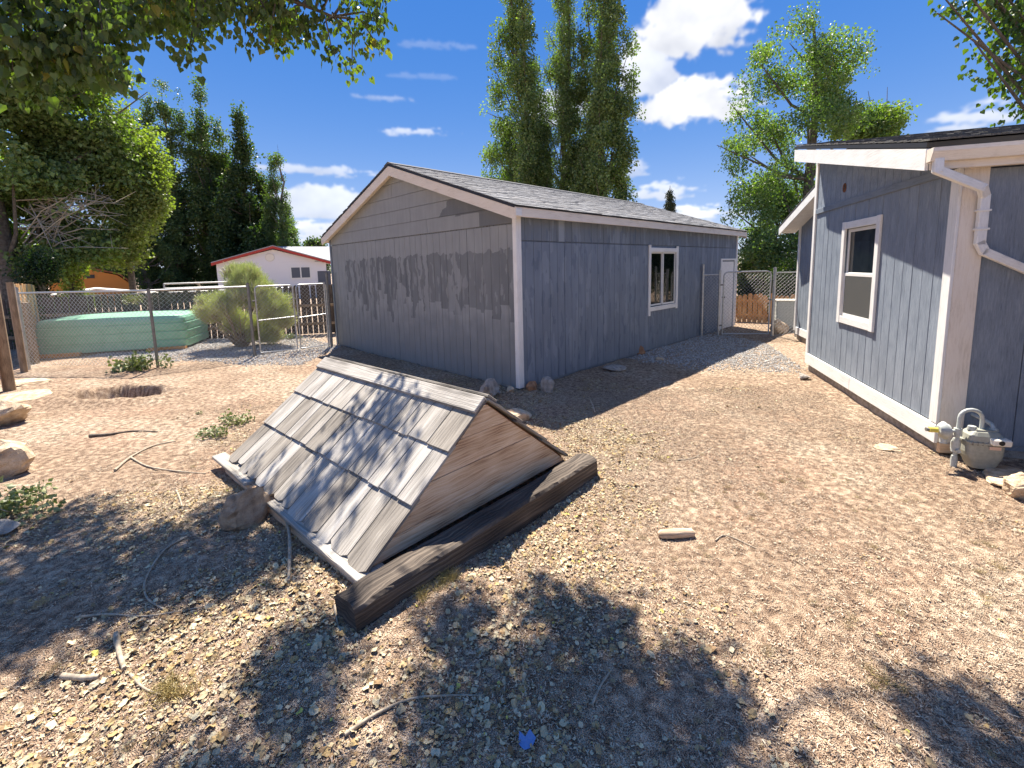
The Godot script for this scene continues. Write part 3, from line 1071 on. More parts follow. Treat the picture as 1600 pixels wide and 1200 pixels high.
	for s in [0, 1]:
		var sash := Node3D.new()
		sash.name = numbered(win, "sash")
		win.add_child(sash)
		var x0 := (wx0 + 0.01) if s == 0 else 4.90
		var x1 := 4.92 if s == 0 else wx1 - 0.01
		var zz := -0.045 if s == 0 else -0.018
		var fm := MB.new()
		for q in [[x0 + 0.02, 1.66, 0.04, 1.24], [x1 - 0.02, 1.66, 0.04, 1.24], [(x0 + x1) * 0.5, 2.26, x1 - x0 - 0.08, 0.04], [(x0 + x1) * 0.5, 1.06, x1 - x0 - 0.08, 0.04]]:
			fm.cbox(T(Vector3(q[0], q[1], zz)), Vector3(q[2], q[3], 0.024), 0.003)
		part(sash, "frame", fm.mesh(), M.vinyl)
		var pn_ := MB.new()
		pn_.box(T(Vector3((x0 + x1) * 0.5, 1.66, zz)), Vector3(x1 - x0 - 0.07, 1.18, 0.005))
		part(sash, "pane", pn_.mesh(), M.glass)
	# white door at the far end
	var door := MB.new()
	door.cbox(T(Vector3(9.0, 1.02, -0.03)), Vector3(0.98, 2.0, 0.04), 0.004)
	var dn := part(g, "door", door.mesh(), M.white_paint)
	var kb := MB.new()
	kb.tube([Vector3(8.62, 0.98, -0.01), Vector3(8.62, 0.98, 0.05), Vector3(8.62, 0.98, 0.075)], [0.014, 0.03, 0.022], 8)
	part(dn, "handle", kb.mesh(), M.dull_steel)
	for t in [[8.45, 1.03, 0.09, 2.06], [9.55, 1.03, 0.09, 2.06]]:
		board(g, "door_trim", wp, Vector3(t[0], t[1], 0.008), Vector3(t[2], t[3], 0.028), Basis.IDENTITY, 1)
	board(g, "door_trim", wp, Vector3(9.0, 2.085, 0.008), Vector3(1.19, 0.05, 0.026))

# ---------------------------------------------------------------- house
func build_house() -> void:
	var hu := Vector3(0.29, 0, -0.957).normalized()
	var Z := -Vector3(-hu.z, 0, hu.x)
	var h := thing("house", "blue-grey board-sided house wing with white trim, sash window and shed roof", "house", Transform3D(Basis(-hu, Vector3.UP, Z), Vector3(5.412, 0, -8.103)))
	var sid: Material = M.house_siding
	var wp: Material = M.white_paint
	var LW := 3.909
	var D := 4.6
	var wx0 := LW - 2.60 + 0.09
	var wx1 := LW - 1.44 - 0.09
	var wy0 := 1.16
	var wy1 := 2.44
	# core of the main wing
	var mb := MB.new()
	for b in [[0.0, wx0, 0.12, 2.8], [wx0, wx1, 0.12, wy0], [wx0, wx1, wy1, 2.8], [wx1, LW - 0.02, 0.12, 2.8]]:
		mb.box(T(Vector3((b[0] + b[1]) * 0.5, (b[2] + b[3]) * 0.5, -0.084)), Vector3(b[1] - b[0], b[3] - b[2], 0.12))
	mb.prism(Transform3D.IDENTITY, PackedVector2Array([Vector2(0, 2.8), Vector2(LW - 0.02, 2.8), Vector2(LW - 0.02, 2.86), Vector2(0, 3.75)]), -0.144, -0.024)
	mb.box(T(Vector3(0.06, 1.9, -D * 0.5 - 0.1)), Vector3(0.12, 3.6, D - 0.2))
	mb.box(T(Vector3(LW - 0.085, 1.45, -D * 0.5 - 0.1)), Vector3(0.12, 2.72, D - 0.2))
	mb.box(T(Vector3(LW * 0.5, 1.5, -D)), Vector3(LW, 2.76, 0.12))
	part(h, "wall", mb.mesh(), M.house_siding)
	# grooved boards of the lit wall
	var xe := [0.0]
	var n := 19
	for i in n: xe.append(0.10 + (LW - 0.20) * (i + 1) / n)
	xe[0] = 0.10
	for i in n:
		var x0: float = xe[i] + 0.004
		var x1: float = xe[i + 1] - 0.004
		var cx := (x0 + x1) * 0.5
		var spans := [[0.33, 2.80]]
		if cx > wx0 - 0.06 and cx < wx1 + 0.06: spans = [[0.33, wy0 - 0.03], [wy1 + 0.03, 2.80]]
		for s in spans:
			board(h, "siding_board", sid, Vector3(cx, (s[0] + s[1]) * 0.5, -0.012 + rng.randf_range(-0.002, 0.002)), Vector3(x1 - x0, s[1] - s[0], 0.02), Basis.IDENTITY, 1, 0.003)
		# piece above the band, cut to the rake
		var b := MB.new()
		b.us = 1.0; b.vs = 0.5; b.uo = Vector2(rng.randf() * 5, rng.randf() * 5)
		b.prism(Transform3D.IDENTITY, PackedVector2Array([Vector2(x0, 2.86), Vector2(x1, 2.86), Vector2(x1, maxf(3.80 - 0.231 * x1, 2.87)), Vector2(x0, 3.80 - 0.231 * x0)]), -0.022, -0.002, 1)
		part(h, "siding_board", b.mesh(), sid)
	board(h, "band_board", M.house_trim, Vector3(LW * 0.5, 2.835, 0.008), Vector3(LW - 0.22, 0.085, 0.03))
	board(h, "base_board", wp, Vector3(LW * 0.5 - 1.0, 0.225, 0.010), Vector3(1.9, 0.19, 0.03))
	board(h, "base_board", wp, Vector3(LW * 0.5 + 0.97, 0.225, 0.010), Vector3(2.03, 0.19, 0.03))
	board(h, "corner_trim", wp, Vector3(0.05, 2.05, 0.009), Vector3(0.10, 3.44, 0.026), Basis.IDENTITY, 1)
	board(h, "corner_trim", wp, Vector3(LW - 0.035, 1.58, 0.009), Vector3(0.13, 2.50, 0.026), Basis.IDENTITY, 1)
	board(h, "corner_trim", M.cream_paint, Vector3(LW + 0.012, 1.50, -0.105), Vector3(0.026, 2.72, 0.20), Basis.IDENTITY, 1)
	var f := MB.new()
	f.box(T(Vector3(LW * 0.5, 0.0, -0.10)), Vector3(LW - 0.04, 0.26, 0.14))
	f.box(T(Vector3(LW - 0.10, 0.0, -D * 0.5)), Vector3(0.12, 0.26, D - 0.4))
	part(h, "foundation", f.mesh(), M.concrete)
	var pl := board(h, "sill_plank", M.brown_wood, Vector3(LW + 0.03, 0.09, -0.16), Vector3(0.05, 0.10, 0.3), Basis.IDENTITY, 2)
	pl.set_meta("label", "bare brown wood plank under the corner")
	# dark return wall facing the yard
	for i in 10:
		var z0 := -0.21 - i * 0.406
		board(h, "siding_panel", M.house_siding, Vector3(LW - 0.012, 1.48, z0 - 0.20), Vector3(0.022, 2.66, 0.398), Basis.IDENTITY, 1, 0.003)
	# unseen porch wing added on the right to keep the return wall in shade
	var pw := MB.new()
	pw.box(T(Vector3(LW + 2.4, 1.45, -1.25)), Vector3(4.75, 2.9, 0.14))
	part(h, "added_porch_wall", pw.mesh(), sid)
	pw = MB.new()
	pw.box(T(Vector3(LW + 2.7, 2.76, -1.05)), Vector3(4.8, 0.08, 0.7))
	part(h, "added_porch_soffit", pw.mesh(), M.cream_paint)
	# vent hole in the upper wall
	var vh := MB.new()
	var ring := []
	var rr := []
	for k in 15:
		var a := TAU * k / 14
		ring.append(Vector3(LW - 2.68 + cos(a) * 0.045, 3.07 + sin(a) * 0.06, 0.004))
		rr.append(0.010)
	vh.tube(ring, rr, 5, false)
	part(h, "vent_ring", vh.mesh(), M.red_wood)
	vh = MB.new()
	vh.tube([Vector3(LW - 2.68, 3.07, -0.003), Vector3(LW - 2.68, 3.07, 0.002)], [0.044, 0.044], 12)
	part(h, "vent_hole", vh.mesh(), M.black_metal)
	# sash window
	var win := Node3D.new()
	win.name = "window"
	h.add_child(win)
	for t in [[wx0 - 0.04, 1.80, 0.10, 1.50], [wx1 + 0.04, 1.80, 0.10, 1.50]]:
		board(win, "trim_board", wp, Vector3(t[0], t[1], 0.014), Vector3(t[2], t[3], 0.032), Basis.IDENTITY, 1)
	board(win, "trim_board", wp, Vector3((wx0 + wx1) * 0.5, wy1 + 0.055, 0.012), Vector3(wx1 - wx0 - 0.024, 0.10, 0.028))
	board(win, "trim_board", wp, Vector3((wx0 + wx1) * 0.5, wy0 - 0.055, 0.012), Vector3(wx1 - wx0 - 0.024, 0.10, 0.028))
	for s in [0, 1]:
		var sash := Node3D.new()
		sash.name = numbered(win, "sash")
		win.add_child(sash)
		var y0 := wy0 if s == 0 else 1.765
		var y1 := 1.80 if s == 0 else wy1
		var zz := -0.012 if s == 0 else -0.036
		var fm := MB.new()
		for q in [[wx0 + 0.025, (y0 + y1) * 0.5, 0.05, y1 - y0], [wx1 - 0.025, (y0 + y1) * 0.5, 0.05, y1 - y0], [(wx0 + wx1) * 0.5, y1 - 0.022, wx1 - wx0 - 0.1, 0.044], [(wx0 + wx1) * 0.5, y0 + 0.022, wx1 - wx0 - 0.1, 0.044]]:
			fm.cbox(T(Vector3(q[0], q[1], zz)), Vector3(q[2], q[3], 0.022), 0.003)
		part(sash, "frame", fm.mesh(), M.vinyl)
		var pm := MB.new()
		pm.box(T(Vector3((wx0 + wx1) * 0.5, (y0 + y1) * 0.5, zz - 0.004)), Vector3(wx1 - wx0 - 0.09, y1 - y0 - 0.08, 0.005))
		part(sash, "pane", pm.mesh(), M.glass)
		if s == 0:
			pm = MB.new()
			pm.box(T(Vector3((wx0 + wx1) * 0.5, (y0 + y1) * 0.5, zz + 0.008)), Vector3(wx1 - wx0 - 0.09, y1 - y0 - 0.08, 0.001))
			part(sash, "insect_screen", pm.mesh(), M.screen)
	var bl := MB.new()
	bl.box(T(Vector3((wx0 + wx1) * 0.5, 1.8, -0.20)), Vector3(wx1 - wx0 + 0.1, 1.4, 0.01))
	part(h, "window_blind", bl.mesh(), M.blind)
	# main roof, falling towards the yard
	var sl := 0.231
	var hyp := sqrt(1.0 + sl * sl)
	var xr0 := -0.02
	var xr1 := 4.06
	var run := (xr1 - xr0) * hyp
	var zdir := Vector3(-1, sl, 0).normalized()
	var xdir := Vector3(0, 0, -1)
	var rf := Transform3D(Basis(xdir, zdir.cross(xdir) if zdir.cross(xdir).y > 0 else -zdir.cross(xdir), zdir), Vector3(xr1, 2.805 + 0.215, 0.36))
	var roof := Node3D.new()
	roof.name = numbered(h, "roof")
	h.add_child(roof)
	var dk := MB.new()
	dk.box(rf * T(Vector3(D * 0.5 + 0.2, 0.014, run * 0.5)), Vector3(D + 0.4, 0.045, run))
	part(roof, "deck", dk.mesh(), M.drip_edge)
	shingles(roof, rf * T(Vector3(0, 0.036, 0)), D + 0.4, run + 0.03, [Color(0.15, 0.14, 0.13), Color(0.11, 0.105, 0.10), Color(0.19, 0.18, 0.165), Color(0.13, 0.13, 0.13)], 0.013, 15)
	var rk := MB.new()
	rk.us = 0.5
	rk.prism(Transform3D.IDENTITY, PackedVector2Array([Vector2(xr0, 3.745), Vector2(xr1, 2.805), Vector2(xr1, 3.00), Vector2(xr0, 3.942)]), 0.335, 0.362)
	part(h, "rake_board", rk.mesh(), wp)
	rk = MB.new()
	rk.prism(Transform3D.IDENTITY, PackedVector2Array([Vector2(xr0, 3.80), Vector2(xr1, 2.86), Vector2(xr1, 2.875), Vector2(xr0, 3.815)]), 0.0, 0.333)
	part(h, "rake_soffit", rk.mesh(), wp)
	# eave facing the yard: fascia, gutter, downspout
	board(h, "fascia", M.cream_paint, Vector3(xr1 + 0.012, 2.90, -D * 0.5 + 0.18), Vector3(0.024, 0.19, D + 0.30), Basis.IDENTITY, 2)
	var so := MB.new()
	so.box(T(Vector3((LW + xr1) * 0.5 + 0.01, 2.825, -D * 0.5)), Vector3(xr1 - LW - 0.02, 0.012, D - 0.1))
	part(h, "soffit", so.mesh(), M.cream_paint)
	var gt := MB.new()
	var gx := xr1 + 0.026
	gt.prism(Transform3D(Basis(Vector3(1, 0, 0), Vector3.UP, Vector3(0, 0, 1)), Vector3(gx, 2.90, -D)), PackedVector2Array([Vector2(0, 0.085), Vector2(0, -0.03), Vector2(0.065, -0.03), Vector2(0.085, 0.02), Vector2(0.10, 0.05), Vector2(0.10, 0.085), Vector2(0.094, 0.085), Vector2(0.094, 0.052), Vector2(0.08, 0.024), Vector2(0.06, -0.024), Vector2(0.006, -0.024), Vector2(0.006, 0.085)]), 0.0, D + 0.36, 2)
	gt.prism(Transform3D(Basis(Vector3(1, 0, 0), Vector3.UP, Vector3(0, 0, 1)), Vector3(gx, 2.90, -D)), PackedVector2Array([Vector2(0, 0.085), Vector2(0, -0.03), Vector2(0.065, -0.03), Vector2(0.085, 0.02), Vector2(0.10, 0.05), Vector2(0.10, 0.085)]), D + 0.362, D + 0.366, 2)
	part(h, "gutter", gt.mesh(), M.cream_paint)
	var ds := Node3D.new()
	ds.name = "downspout"
	h.add_child(ds)
	var run_pts := [Vector3(4.14, 2.87, 0.30), Vector3(4.14, 2.79, 0.30), Vector3(4.05, 2.62, -0.09), Vector3(3.985, 2.55, -0.15), Vector3(3.985, 2.12, -0.15), Vector3(3.985, 2.04, -0.19), Vector3(3.985, 1.84, -0.56), Vector3(3.985, 1.25, -1.75)]
	for i in run_pts.size() - 1:
		var a: Vector3 = run_pts[i]
		var b: Vector3 = run_pts[i + 1]
		var zz := (b - a).normalized()
		var xx := Vector3.RIGHT if absf(zz.x) < 0.8 else Vector3.BACK
		var yy := zz.cross(xx).normalized()
		xx = yy.cross(zz)
		var s := MB.new()
		s.cbox(Transform3D(Basis(xx, yy, zz), (a + b) * 0.5), Vector3(0.052, 0.074, (b - a).length() + 0.045 - 0.008 * (i % 2)), 0.006, 2)
		part(ds, "pipe_section", s.mesh(), wp)
	for y in [2.42, 2.25]:
		var s := MB.new()
		s.cbox(T(Vector3(3.985, y, -0.15)), Vector3(0.068, 0.018, 0.096), 0.003)
		part(ds, "strap", s.mesh(), wp)
	# rear wing, set back, with its roof falling away
	var rw := MB.new()
	rw.box(T(Vector3(-1.84, 1.5, -0.90)), Vector3(3.6, 2.76, 0.12))
	rw.box(T(Vector3(-3.60, 1.5, -2.7)), Vector3(0.12, 2.76, 3.6))
	part(h, "wall", rw.mesh(), M.house_siding)
	for i in 18:
		board(h, "siding_board", sid, Vector3(-3.58 + i * 0.2 + 0.09, 1.68, -0.832), Vector3(0.193, 2.72, 0.02), Basis.IDENTITY, 1, 0.003)
	board(h, "corner_trim", wp, Vector3(-3.66, 1.60, -0.82), Vector3(0.10, 2.75, 0.05), Basis.IDENTITY, 1)
	board(h, "base_board", wp, Vector3(-1.8, 0.24, -0.815), Vector3(3.55, 0.18, 0.03))
	var f3 := MB.new()
	f3.box(T(Vector3(-1.83, 0.0, -0.92)), Vector3(3.6, 0.30, 0.12))
	part(h, "foundation", f3.mesh(), M.concrete)
	var s2 := 0.25
	var zd := Vector3(1, s2, 0).normalized()
	var xd := Vector3(0, 0, 1)
	var yd := zd.cross(xd)
	if yd.y < 0: yd = -yd
	var r2 := Transform3D(Basis(xd, yd, zd), Vector3(-4.05, 2.845, -D))
	var run2 := 4.03 * sqrt(1.0 + s2 * s2)
	var roof2 := Node3D.new()
	roof2.name = numbered(h, "roof")
	h.add_child(roof2)
	dk = MB.new()
	dk.box(r2 * T(Vector3(D * 0.5 - 0.22, 0.014, run2 * 0.5)), Vector3(D - 0.44, 0.04, run2))
	part(roof2, "deck", dk.mesh(), M.drip_edge)
	shingles(roof2, r2 * T(Vector3(0, 0.034, 0)), D - 0.44, run2, [Color(0.15, 0.14, 0.13), Color(0.11, 0.105, 0.10), Color(0.19, 0.18, 0.165)], 0.012, 19)
	rk = MB.new()
	rk.us = 0.5
	rk.prism(Transform3D.IDENTITY, PackedVector2Array([Vector2(-4.05, 2.67), Vector2(-0.05, 3.67), Vector2(-0.05, 3.84), Vector2(-4.05, 2.84)]), -0.46, -0.434)
	part(h, "rake_board", rk.mesh(), wp)
	rk = MB.new()
	rk.prism(Transform3D.IDENTITY, PackedVector2Array([Vector2(-4.05, 2.71), Vector2(-0.05, 3.71), Vector2(-0.05, 3.725), Vector2(-4.05, 2.725)]), -0.82, -0.462)
	part(h, "rake_soffit", rk.mesh(), wp)
	# ---- gas meter standing at the corner
	var g := thing("gas_meter", "grey gas meter with looped pipe and round regulator at the house corner", "gas meter", h.transform * T(Vector3(4.25, 0, 0)))
	mb = MB.new()
	var loop := [Vector3(0, -0.06, 0.02), Vector3(0, 0.46, 0.01)]
	for k in 9:
		var a := PI * k / 8.0
		loop.append(Vector3(0, 0.50 + sin(a) * 0.085, -0.075 + cos(a) * 0.085))
	loop.append(Vector3(0, 0.40, -0.16))
	var lr := []
	for p in loop: lr.append(0.017)
	mb.tube(loop, lr, 10)
	part(g, "pipe", mb.mesh(), M.meter_paint)
	mb = MB.new()
	mb.tube([Vector3(0, 0.02, 0.02), Vector3(0, 0.09, 0.02), Vector3(0, 0.13, 0.02)], [0.024, 0.028, 0.022], 10)
	mb.tube([Vector3(0, 0.17, 0.02), Vector3(0, 0.21, 0.02), Vector3(0, 0.26, 0.02), Vector3(0, 0.30, 0.015)], [0.030, 0.036, 0.036, 0.026], 8)
	mb.tube([Vector3(0.05, 0.19, 0.02), Vector3(-0.04, 0.19, 0.02)], [0.02, 0.02], 8)
	mb.tube([Vector3(0, 0.33, 0.012), Vector3(0, 0.40, 0.012)], [0.032, 0.032], 6)
	mb.tube([Vector3(0.0, 0.37, 0.01), Vector3(0.0, 0.37, 0.10)], [0.016, 0.016], 8)
	part(g, "valve", mb.mesh(), M.meter_paint)
	mb = MB.new()
	mb.tube([Vector3(0, 0.37, 0.07), Vector3(0, 0.37, 0.085), Vector3(0, 0.37, 0.105), Vector3(0, 0.37, 0.118), Vector3(0, 0.37, 0.12), Vector3(0, 0.37, 0.145), Vector3(0, 0.37, 0.16)], [0.025, 0.062, 0.072, 0.085, 0.085, 0.066, 0.04], 18)
	mb.tube([Vector3(0, 0.33, 0.115), Vector3(0, 0.25, 0.115)], [0.032, 0.03], 10)
	var rg := part(g, "regulator", mb.mesh(), M.meter_paint)
	mb = MB.new()
	mb.tube([Vector3(0, 0.37, 0.17), Vector3(0, 0.37, 0.235)], [0.026, 0.026], 10)
	part(rg, "yellow_cap", mb.mesh(), M.yellow_cap)
	mb = MB.new()
	mb.tube([Vector3(0, 0.37, 0.235), Vector3(0, 0.37, 0.26)], [0.016, 0.02], 6)
	part(rg, "vent_plug", mb.mesh(), M.dull_steel)
	# body: shaped casing, widening to the shoulders
	mb = MB.new()
	var prof := [[0.045, 0.070, 0.070], [0.052, 0.082, 0.078], [0.15, 0.128, 0.090], [0.19, 0.136, 0.094], [0.285, 0.136, 0.094], [0.287, 0.148, 0.106], [0.303, 0.148, 0.106], [0.305, 0.136, 0.096], [0.36, 0.128, 0.088], [0.392, 0.10, 0.066], [0.40, 0.08, 0.05]]
	var sec := 20
	for i in prof.size() - 1:
		for k in sec:
			var q := []
			for m2 in [[i, k], [i, k + 1], [i + 1, k + 1], [i + 1, k]]:
				var a: float = TAU * m2[1] / sec
				var ca := signf(cos(a)) * pow(absf(cos(a)), 0.34)
				var sa := signf(sin(a)) * pow(absf(sin(a)), 0.34)
				q.append(Vector3(sa * prof[m2[0]][2], prof[m2[0]][0], -0.17 + ca * prof[m2[0]][1]))
			var nn: Vector3 = (q[1] - q[0]).cross(q[3] - q[0]).normalized()
			var cen: Vector3 = (q[0] + q[2]) * 0.5 - Vector3(0, (q[0].y + q[2].y) * 0.5, -0.17)
			if nn.dot(cen) < 0: nn = -nn
			mb.quad(q[0], q[1], q[2], q[3], nn)
	mb.box(T(Vector3(0, 0.40, -0.17)), Vector3(0.10, 0.02, 0.15))
	mb.box(T(Vector3(0, 0.05, -0.17)), Vector3(0.11, 0.012, 0.16))
	var body := part(g, "body", mb.mesh(), M.meter_body)
	mb = MB.new()
	mb.cbox(T(Vector3(0.09, 0.325, -0.245)), Vector3(0.10, 0.06, 0.14), 0.010)
	var ib := part(body, "index_box", mb.mesh(), M.label_white)
	mb = MB.new()
	mb.tube([Vector3(0.138, 0.328, -0.235), Vector3(0.144, 0.328, -0.235)], [0.022, 0.022], 14)
	part(ib, "dial", mb.mesh(), M.black_metal)
	for k in 7:
		mb = MB.new()
		mb.tube([Vector3(0.100, 0.28, -0.05 - k * 0.038), Vector3(0.100, 0.312, -0.05 - k * 0.038)], [0.006, 0.006], 6)
		part(body, "bolt", mb.mesh(), M.dull_steel)
	mb = MB.new()
	mb.box(T(Vector3(0.103, 0.262, -0.215)), Vector3(0.004, 0.03, 0.085))
	part(body, "label_plate", mb.mesh(), M.label_pink)
	mb = MB.new()
	mb.tube([Vector3(0, 0.395, -0.09), Vector3(0, 0.43, -0.09)], [0.036, 0.030], 8)
	mb.tube([Vector3(0, 0.395, -0.25), Vector3(0, 0.42, -0.25)], [0.036, 0.030], 8)
	part(body, "pipe_nut", mb.mesh(), M.meter_paint)
	mb = MB.new()
	mb.tube([Vector3(0, 0.40, -0.25), Vector3(-0.01, 0.43, -0.25), Vector3(-0.04, 0.445, -0.255), Vector3(-0.14, 0.445, -0.27), Vector3(-0.36, 0.445, -0.28)], [0.017, 0.017, 0.02, 0.017, 0.017], 8)
	part(g, "outlet_pipe", mb.mesh(), M.meter_paint)

# ---------------------------------------------------------------- well cover
func build_well() -> void:
	var B := Vector3(-0.926, 0, -2.634)
	var e1 := Vector3(-0.7395, 0, -0.6732).normalized()      # along the ridge, away from the camera's right
	var e2 := Vector3(-e1.z, 0, e1.x)                           # across, front to back
	if e2.x < 0: e2 = -e2
	# local frame: x along e1 (0 at the near gable), z = x cross y
	var zz := e1.cross(Vector3.UP)                              # points to the front or the back
	var frm := Transform3D(Basis(e1, Vector3.UP, zz), B + e2 * 1.037)
	var sgn := signf(zz.dot(e2))                                # +1 when +z is the back
	var o := thing("well_cover", "roof-shaped weathered wooden well cover with three rows of grey planks", "well cover", frm)
	var L := 2.61
	var HW := 1.037
	var y0 := 0.15
	var y1 := 0.955
	var rise := y1 - y0
	var hyp := Vector2(HW, rise).length()
	var woods := [M.grey_wood, M.grey_wood_b, M.grey_wood_c]
	for side in [-1.0, 1.0]:
		# frame: X along the ridge, Z up the slope, Y outward
		var zs: float = side * sgn * -1.0                      # side -1: front
		var org := Vector3(0, y0, -HW * sgn * -side * -1.0)
		org.z = HW * sgn * side
		var up := Vector3(0, rise, -org.z).normalized()
		var nrm := up.cross(Vector3.RIGHT)
		if nrm.y < 0: nrm = -nrm
		var rf := Transform3D(Basis(Vector3.RIGHT if up.cross(Vector3.RIGHT).y > 0 else Vector3.RIGHT, nrm, up), org)
		var rows := [[-0.05, 0.47], [0.40, 0.90], [0.83, hyp + 0.01]]
		for r in 3:
			var x := -0.035
			var k := 0
			while x < L + 0.01:
				var w := rng.randf_range(0.13, 0.27)
				if L + 0.035 - (x + w) < 0.10: w = L + 0.035 - x
				var za: float = rows[r][0] + (rng.randf_range(-0.045, 0.02) if r == 0 else rng.randf_range(-0.006, 0.006))
				var zb: float = rows[r][1]
				var th := 0.022
				var s := Vector3(w - 0.010, th, zb - za)
				var b := Basis(Vector3.RIGHT, 0.030) * Basis(Vector3.UP, rng.randf_range(-0.006, 0.006)) * Basis(Vector3.BACK, rng.randf_range(-0.012, 0.012))
				var mbx := MB.new()
				mbx.us = 0.55; mbx.vs = 1.3
				mbx.uo = Vector2(rng.randf() * 9, rng.randf() * 9)
				if r == 0:
					# lower ends are worn round
					var hw := s.x * 0.5
					var poly := PackedVector2Array([Vector2(-hw, -s.z * 0.5 + 0.03), Vector2(-hw * 0.55, -s.z * 0.5), Vector2(hw * 0.5, -s.z * 0.5), Vector2(hw, -s.z * 0.5 + rng.randf_range(0.015, 0.04)), Vector2(hw, s.z * 0.5), Vector2(-hw, s.z * 0.5)])
					var fr := Transform3D(Basis(Vector3.RIGHT, Vector3.BACK, Vector3.DOWN), Vector3.ZERO)
					mbx.prism(fr, poly, -th * 0.5, th * 0.5, 1)
				else:
					mbx.cbox(Transform3D.IDENTITY, s, 0.003, 2)
				part(o, "shingle_plank", mbx.mesh(), woods[rng.randi() % 3] if side < 0 else [M.brown_wood, M.grey_wood_b, M.red_wood][rng.randi() % 3], rf * T(Vector3(x + w * 0.5, 0.024 + 0.004 * r + rng.randf_range(0, 0.003), (za + zb) * 0.5), b))
				x += w
				k += 1
		# sheathing under the planks
		var d := MB.new()
		d.box(rf * T(Vector3(L * 0.5, 0.0, hyp * 0.5)), Vector3(L - 0.04, 0.014, hyp - 0.02))
		part(o, "sheathing", d.mesh(), M.red_wood)
	# ridge board
	var rb := MB.new()
	rb.us = 0.5; rb.vs = 1.2
	rb.cbox(Transform3D.IDENTITY, Vector3(L + 0.06, 0.030, 0.15), 0.005)
	part(o, "ridge_board", rb.mesh(), M.grey_wood_c, T(Vector3(L * 0.5, y1 + 0.006, -0.080 * sgn), Basis(Vector3.RIGHT, -0.66 * sgn)))
	rb = MB.new()
	rb.us = 0.5; rb.vs = 1.2
	rb.cbox(Transform3D.IDENTITY, Vector3(L + 0.04, 0.026, 0.12), 0.005)
	part(o, "ridge_board", rb.mesh(), M.grey_wood_b, T(Vector3(L * 0.5, y1 + 0.020, 0.066 * sgn), Basis(Vector3.RIGHT, 0.66 * sgn)))
	# gable ends: planks laid across, cut to the slope
	for e in [0, 1]:
		var xx := 0.012 if e == 0 else L - 0.012
		var y := y0 - 0.02
		var hs := [0.13, 0.26, 0.22, 0.23]
		for k in hs.size():
			var ya: float = y
			var yb: float = minf(y + hs[k] - 0.005, y1 - 0.02)
			var wa := HW * (1.0 - (ya - y0) / rise) - 0.012
			var wb := HW * (1.0 - (yb - y0) / rise) - 0.012
			var m := MB.new()
			m.us = 0.6; m.vs = 0.9
			m.uo = Vector2(rng.randf() * 9, rng.randf() * 9)
			m.prism(Transform3D(Basis(Vector3(0, 0, 1), Vector3.UP, Vector3(-1, 0, 0)), Vector3(xx, 0, 0)), PackedVector2Array([Vector2(-minf(wa, HW), ya), Vector2(minf(wa, HW), ya), Vector2(maxf(wb, 0.02), yb), Vector2(-maxf(wb, 0.02), yb)]), -0.010 - 0.003 * (k % 2), 0.010 + 0.003 * (k % 2))
			var pp := part(o, "gable_plank", m.mesh(), M.cream_plank if k == 0 and M.has("cream_plank") else M.brown_wood)
			if k == 0: pp.set_meta("label", "pale lowest plank of the gable end")
			y += hs[k]
	# base boards lying along the front foot
	for s in [[0.50, 1.45, 0.10, 0.0], [2.22, 0.95, 0.13, 0.03]]:
		board(o, "base_board", M.grey_wood, Vector3(s[0] + 0.18, 0.118, -sgn * (HW + 0.085)), Vector3(s[1], 0.035, s[2]), Basis(Vector3.UP, s[3] * 0.4), 0, 0.006)
	board(o, "base_board", M.grey_wood, Vector3(0.68, 0.112, -sgn * (HW - 0.02)), Vector3(1.5, 0.03, 0.10), Basis.IDENTITY, 0, 0.006)
	board(o, "base_beam", M.brown_wood, Vector3(1.32, 0.045, -sgn * (HW + 0.06)), Vector3(2.62, 0.115, 0.10), Basis.IDENTITY, 0, 0.006)
	board(o, "base_beam", M.old_timber, Vector3(1.3, 0.05, sgn * (HW - 0.03)), Vector3(2.6, 0.14, 0.10), Basis.IDENTITY, 0, 0.006)
	# railway tie lying along the near gable
	var a := Vector3(-0.965, 0, -2.285)
	var b := Vector3(0.705, 0, -4.12)
	var tf := frame_from(a, b)
	var tl := (b - a).length()
	var tm := MB.new()
	tm.us = 0.35; tm.vs = 0.8
	var nn := noise(77, 1.0, 3)
	var rings := []
	var K := 40
	for i in K + 1:
		var xq := tl * i / K
		var ring := []
		var pr := [[-0.10, -0.02], [-0.10, 0.17], [-0.085, 0.19], [-0.03, 0.196], [0.03, 0.194], [0.085, 0.188], [0.10, 0.168], [0.10, -0.02]]
		for p in pr:
			var w := nn.get_noise_3d(xq * 2.2, p[0] * 14.0, p[1] * 12.0) * 0.016 + nn.get_noise_3d(xq * 9.0, p[0] * 40.0, p[1] * 30.0) * 0.006
			var en: float = 0.0
			if i == 0 or i == K: en = nn.get_noise_2d(p[0] * 20.0, p[1] * 20.0) * 0.03
			ring.append(Vector3(xq + en, p[1] + w - (0.012 if (i < 2 and p[1] > 0.1) else 0.0), p[0] * (1.0 + w * 4.0)))
		rings.append(ring)
	for i in K:
		for k in 7:
			var q0: Vector3 = rings[i][k]
			var q1: Vector3 = rings[i + 1][k]
			var q2: Vector3 = rings[i + 1][k + 1]
			var q3: Vector3 = rings[i][k + 1]
			var nq := (q1 - q0).cross(q3 - q0).normalized()
			if nq.dot((q0 + q2) * 0.5 - Vector3((q0.x + q2.x) * 0.5, 0.08, 0)) < 0: nq = -nq
			tm.quad(q0, q1, q2, q3, nq, 0)
	for i in [0, K]:
		for k in range(1, 7):
			tm.tri(rings[i][0], rings[i][k], rings[i][k + 1], Vector3(-1 if i == 0 else 1, 0, 0), Vector2(rings[i][0].z, rings[i][0].y), Vector2(rings[i][k].z, rings[i][k].y), Vector2(rings[i][k + 1].z, rings[i][k + 1].y))
	var tie := part(self, "railway_tie", tm.mesh(), M.old_timber, tf)
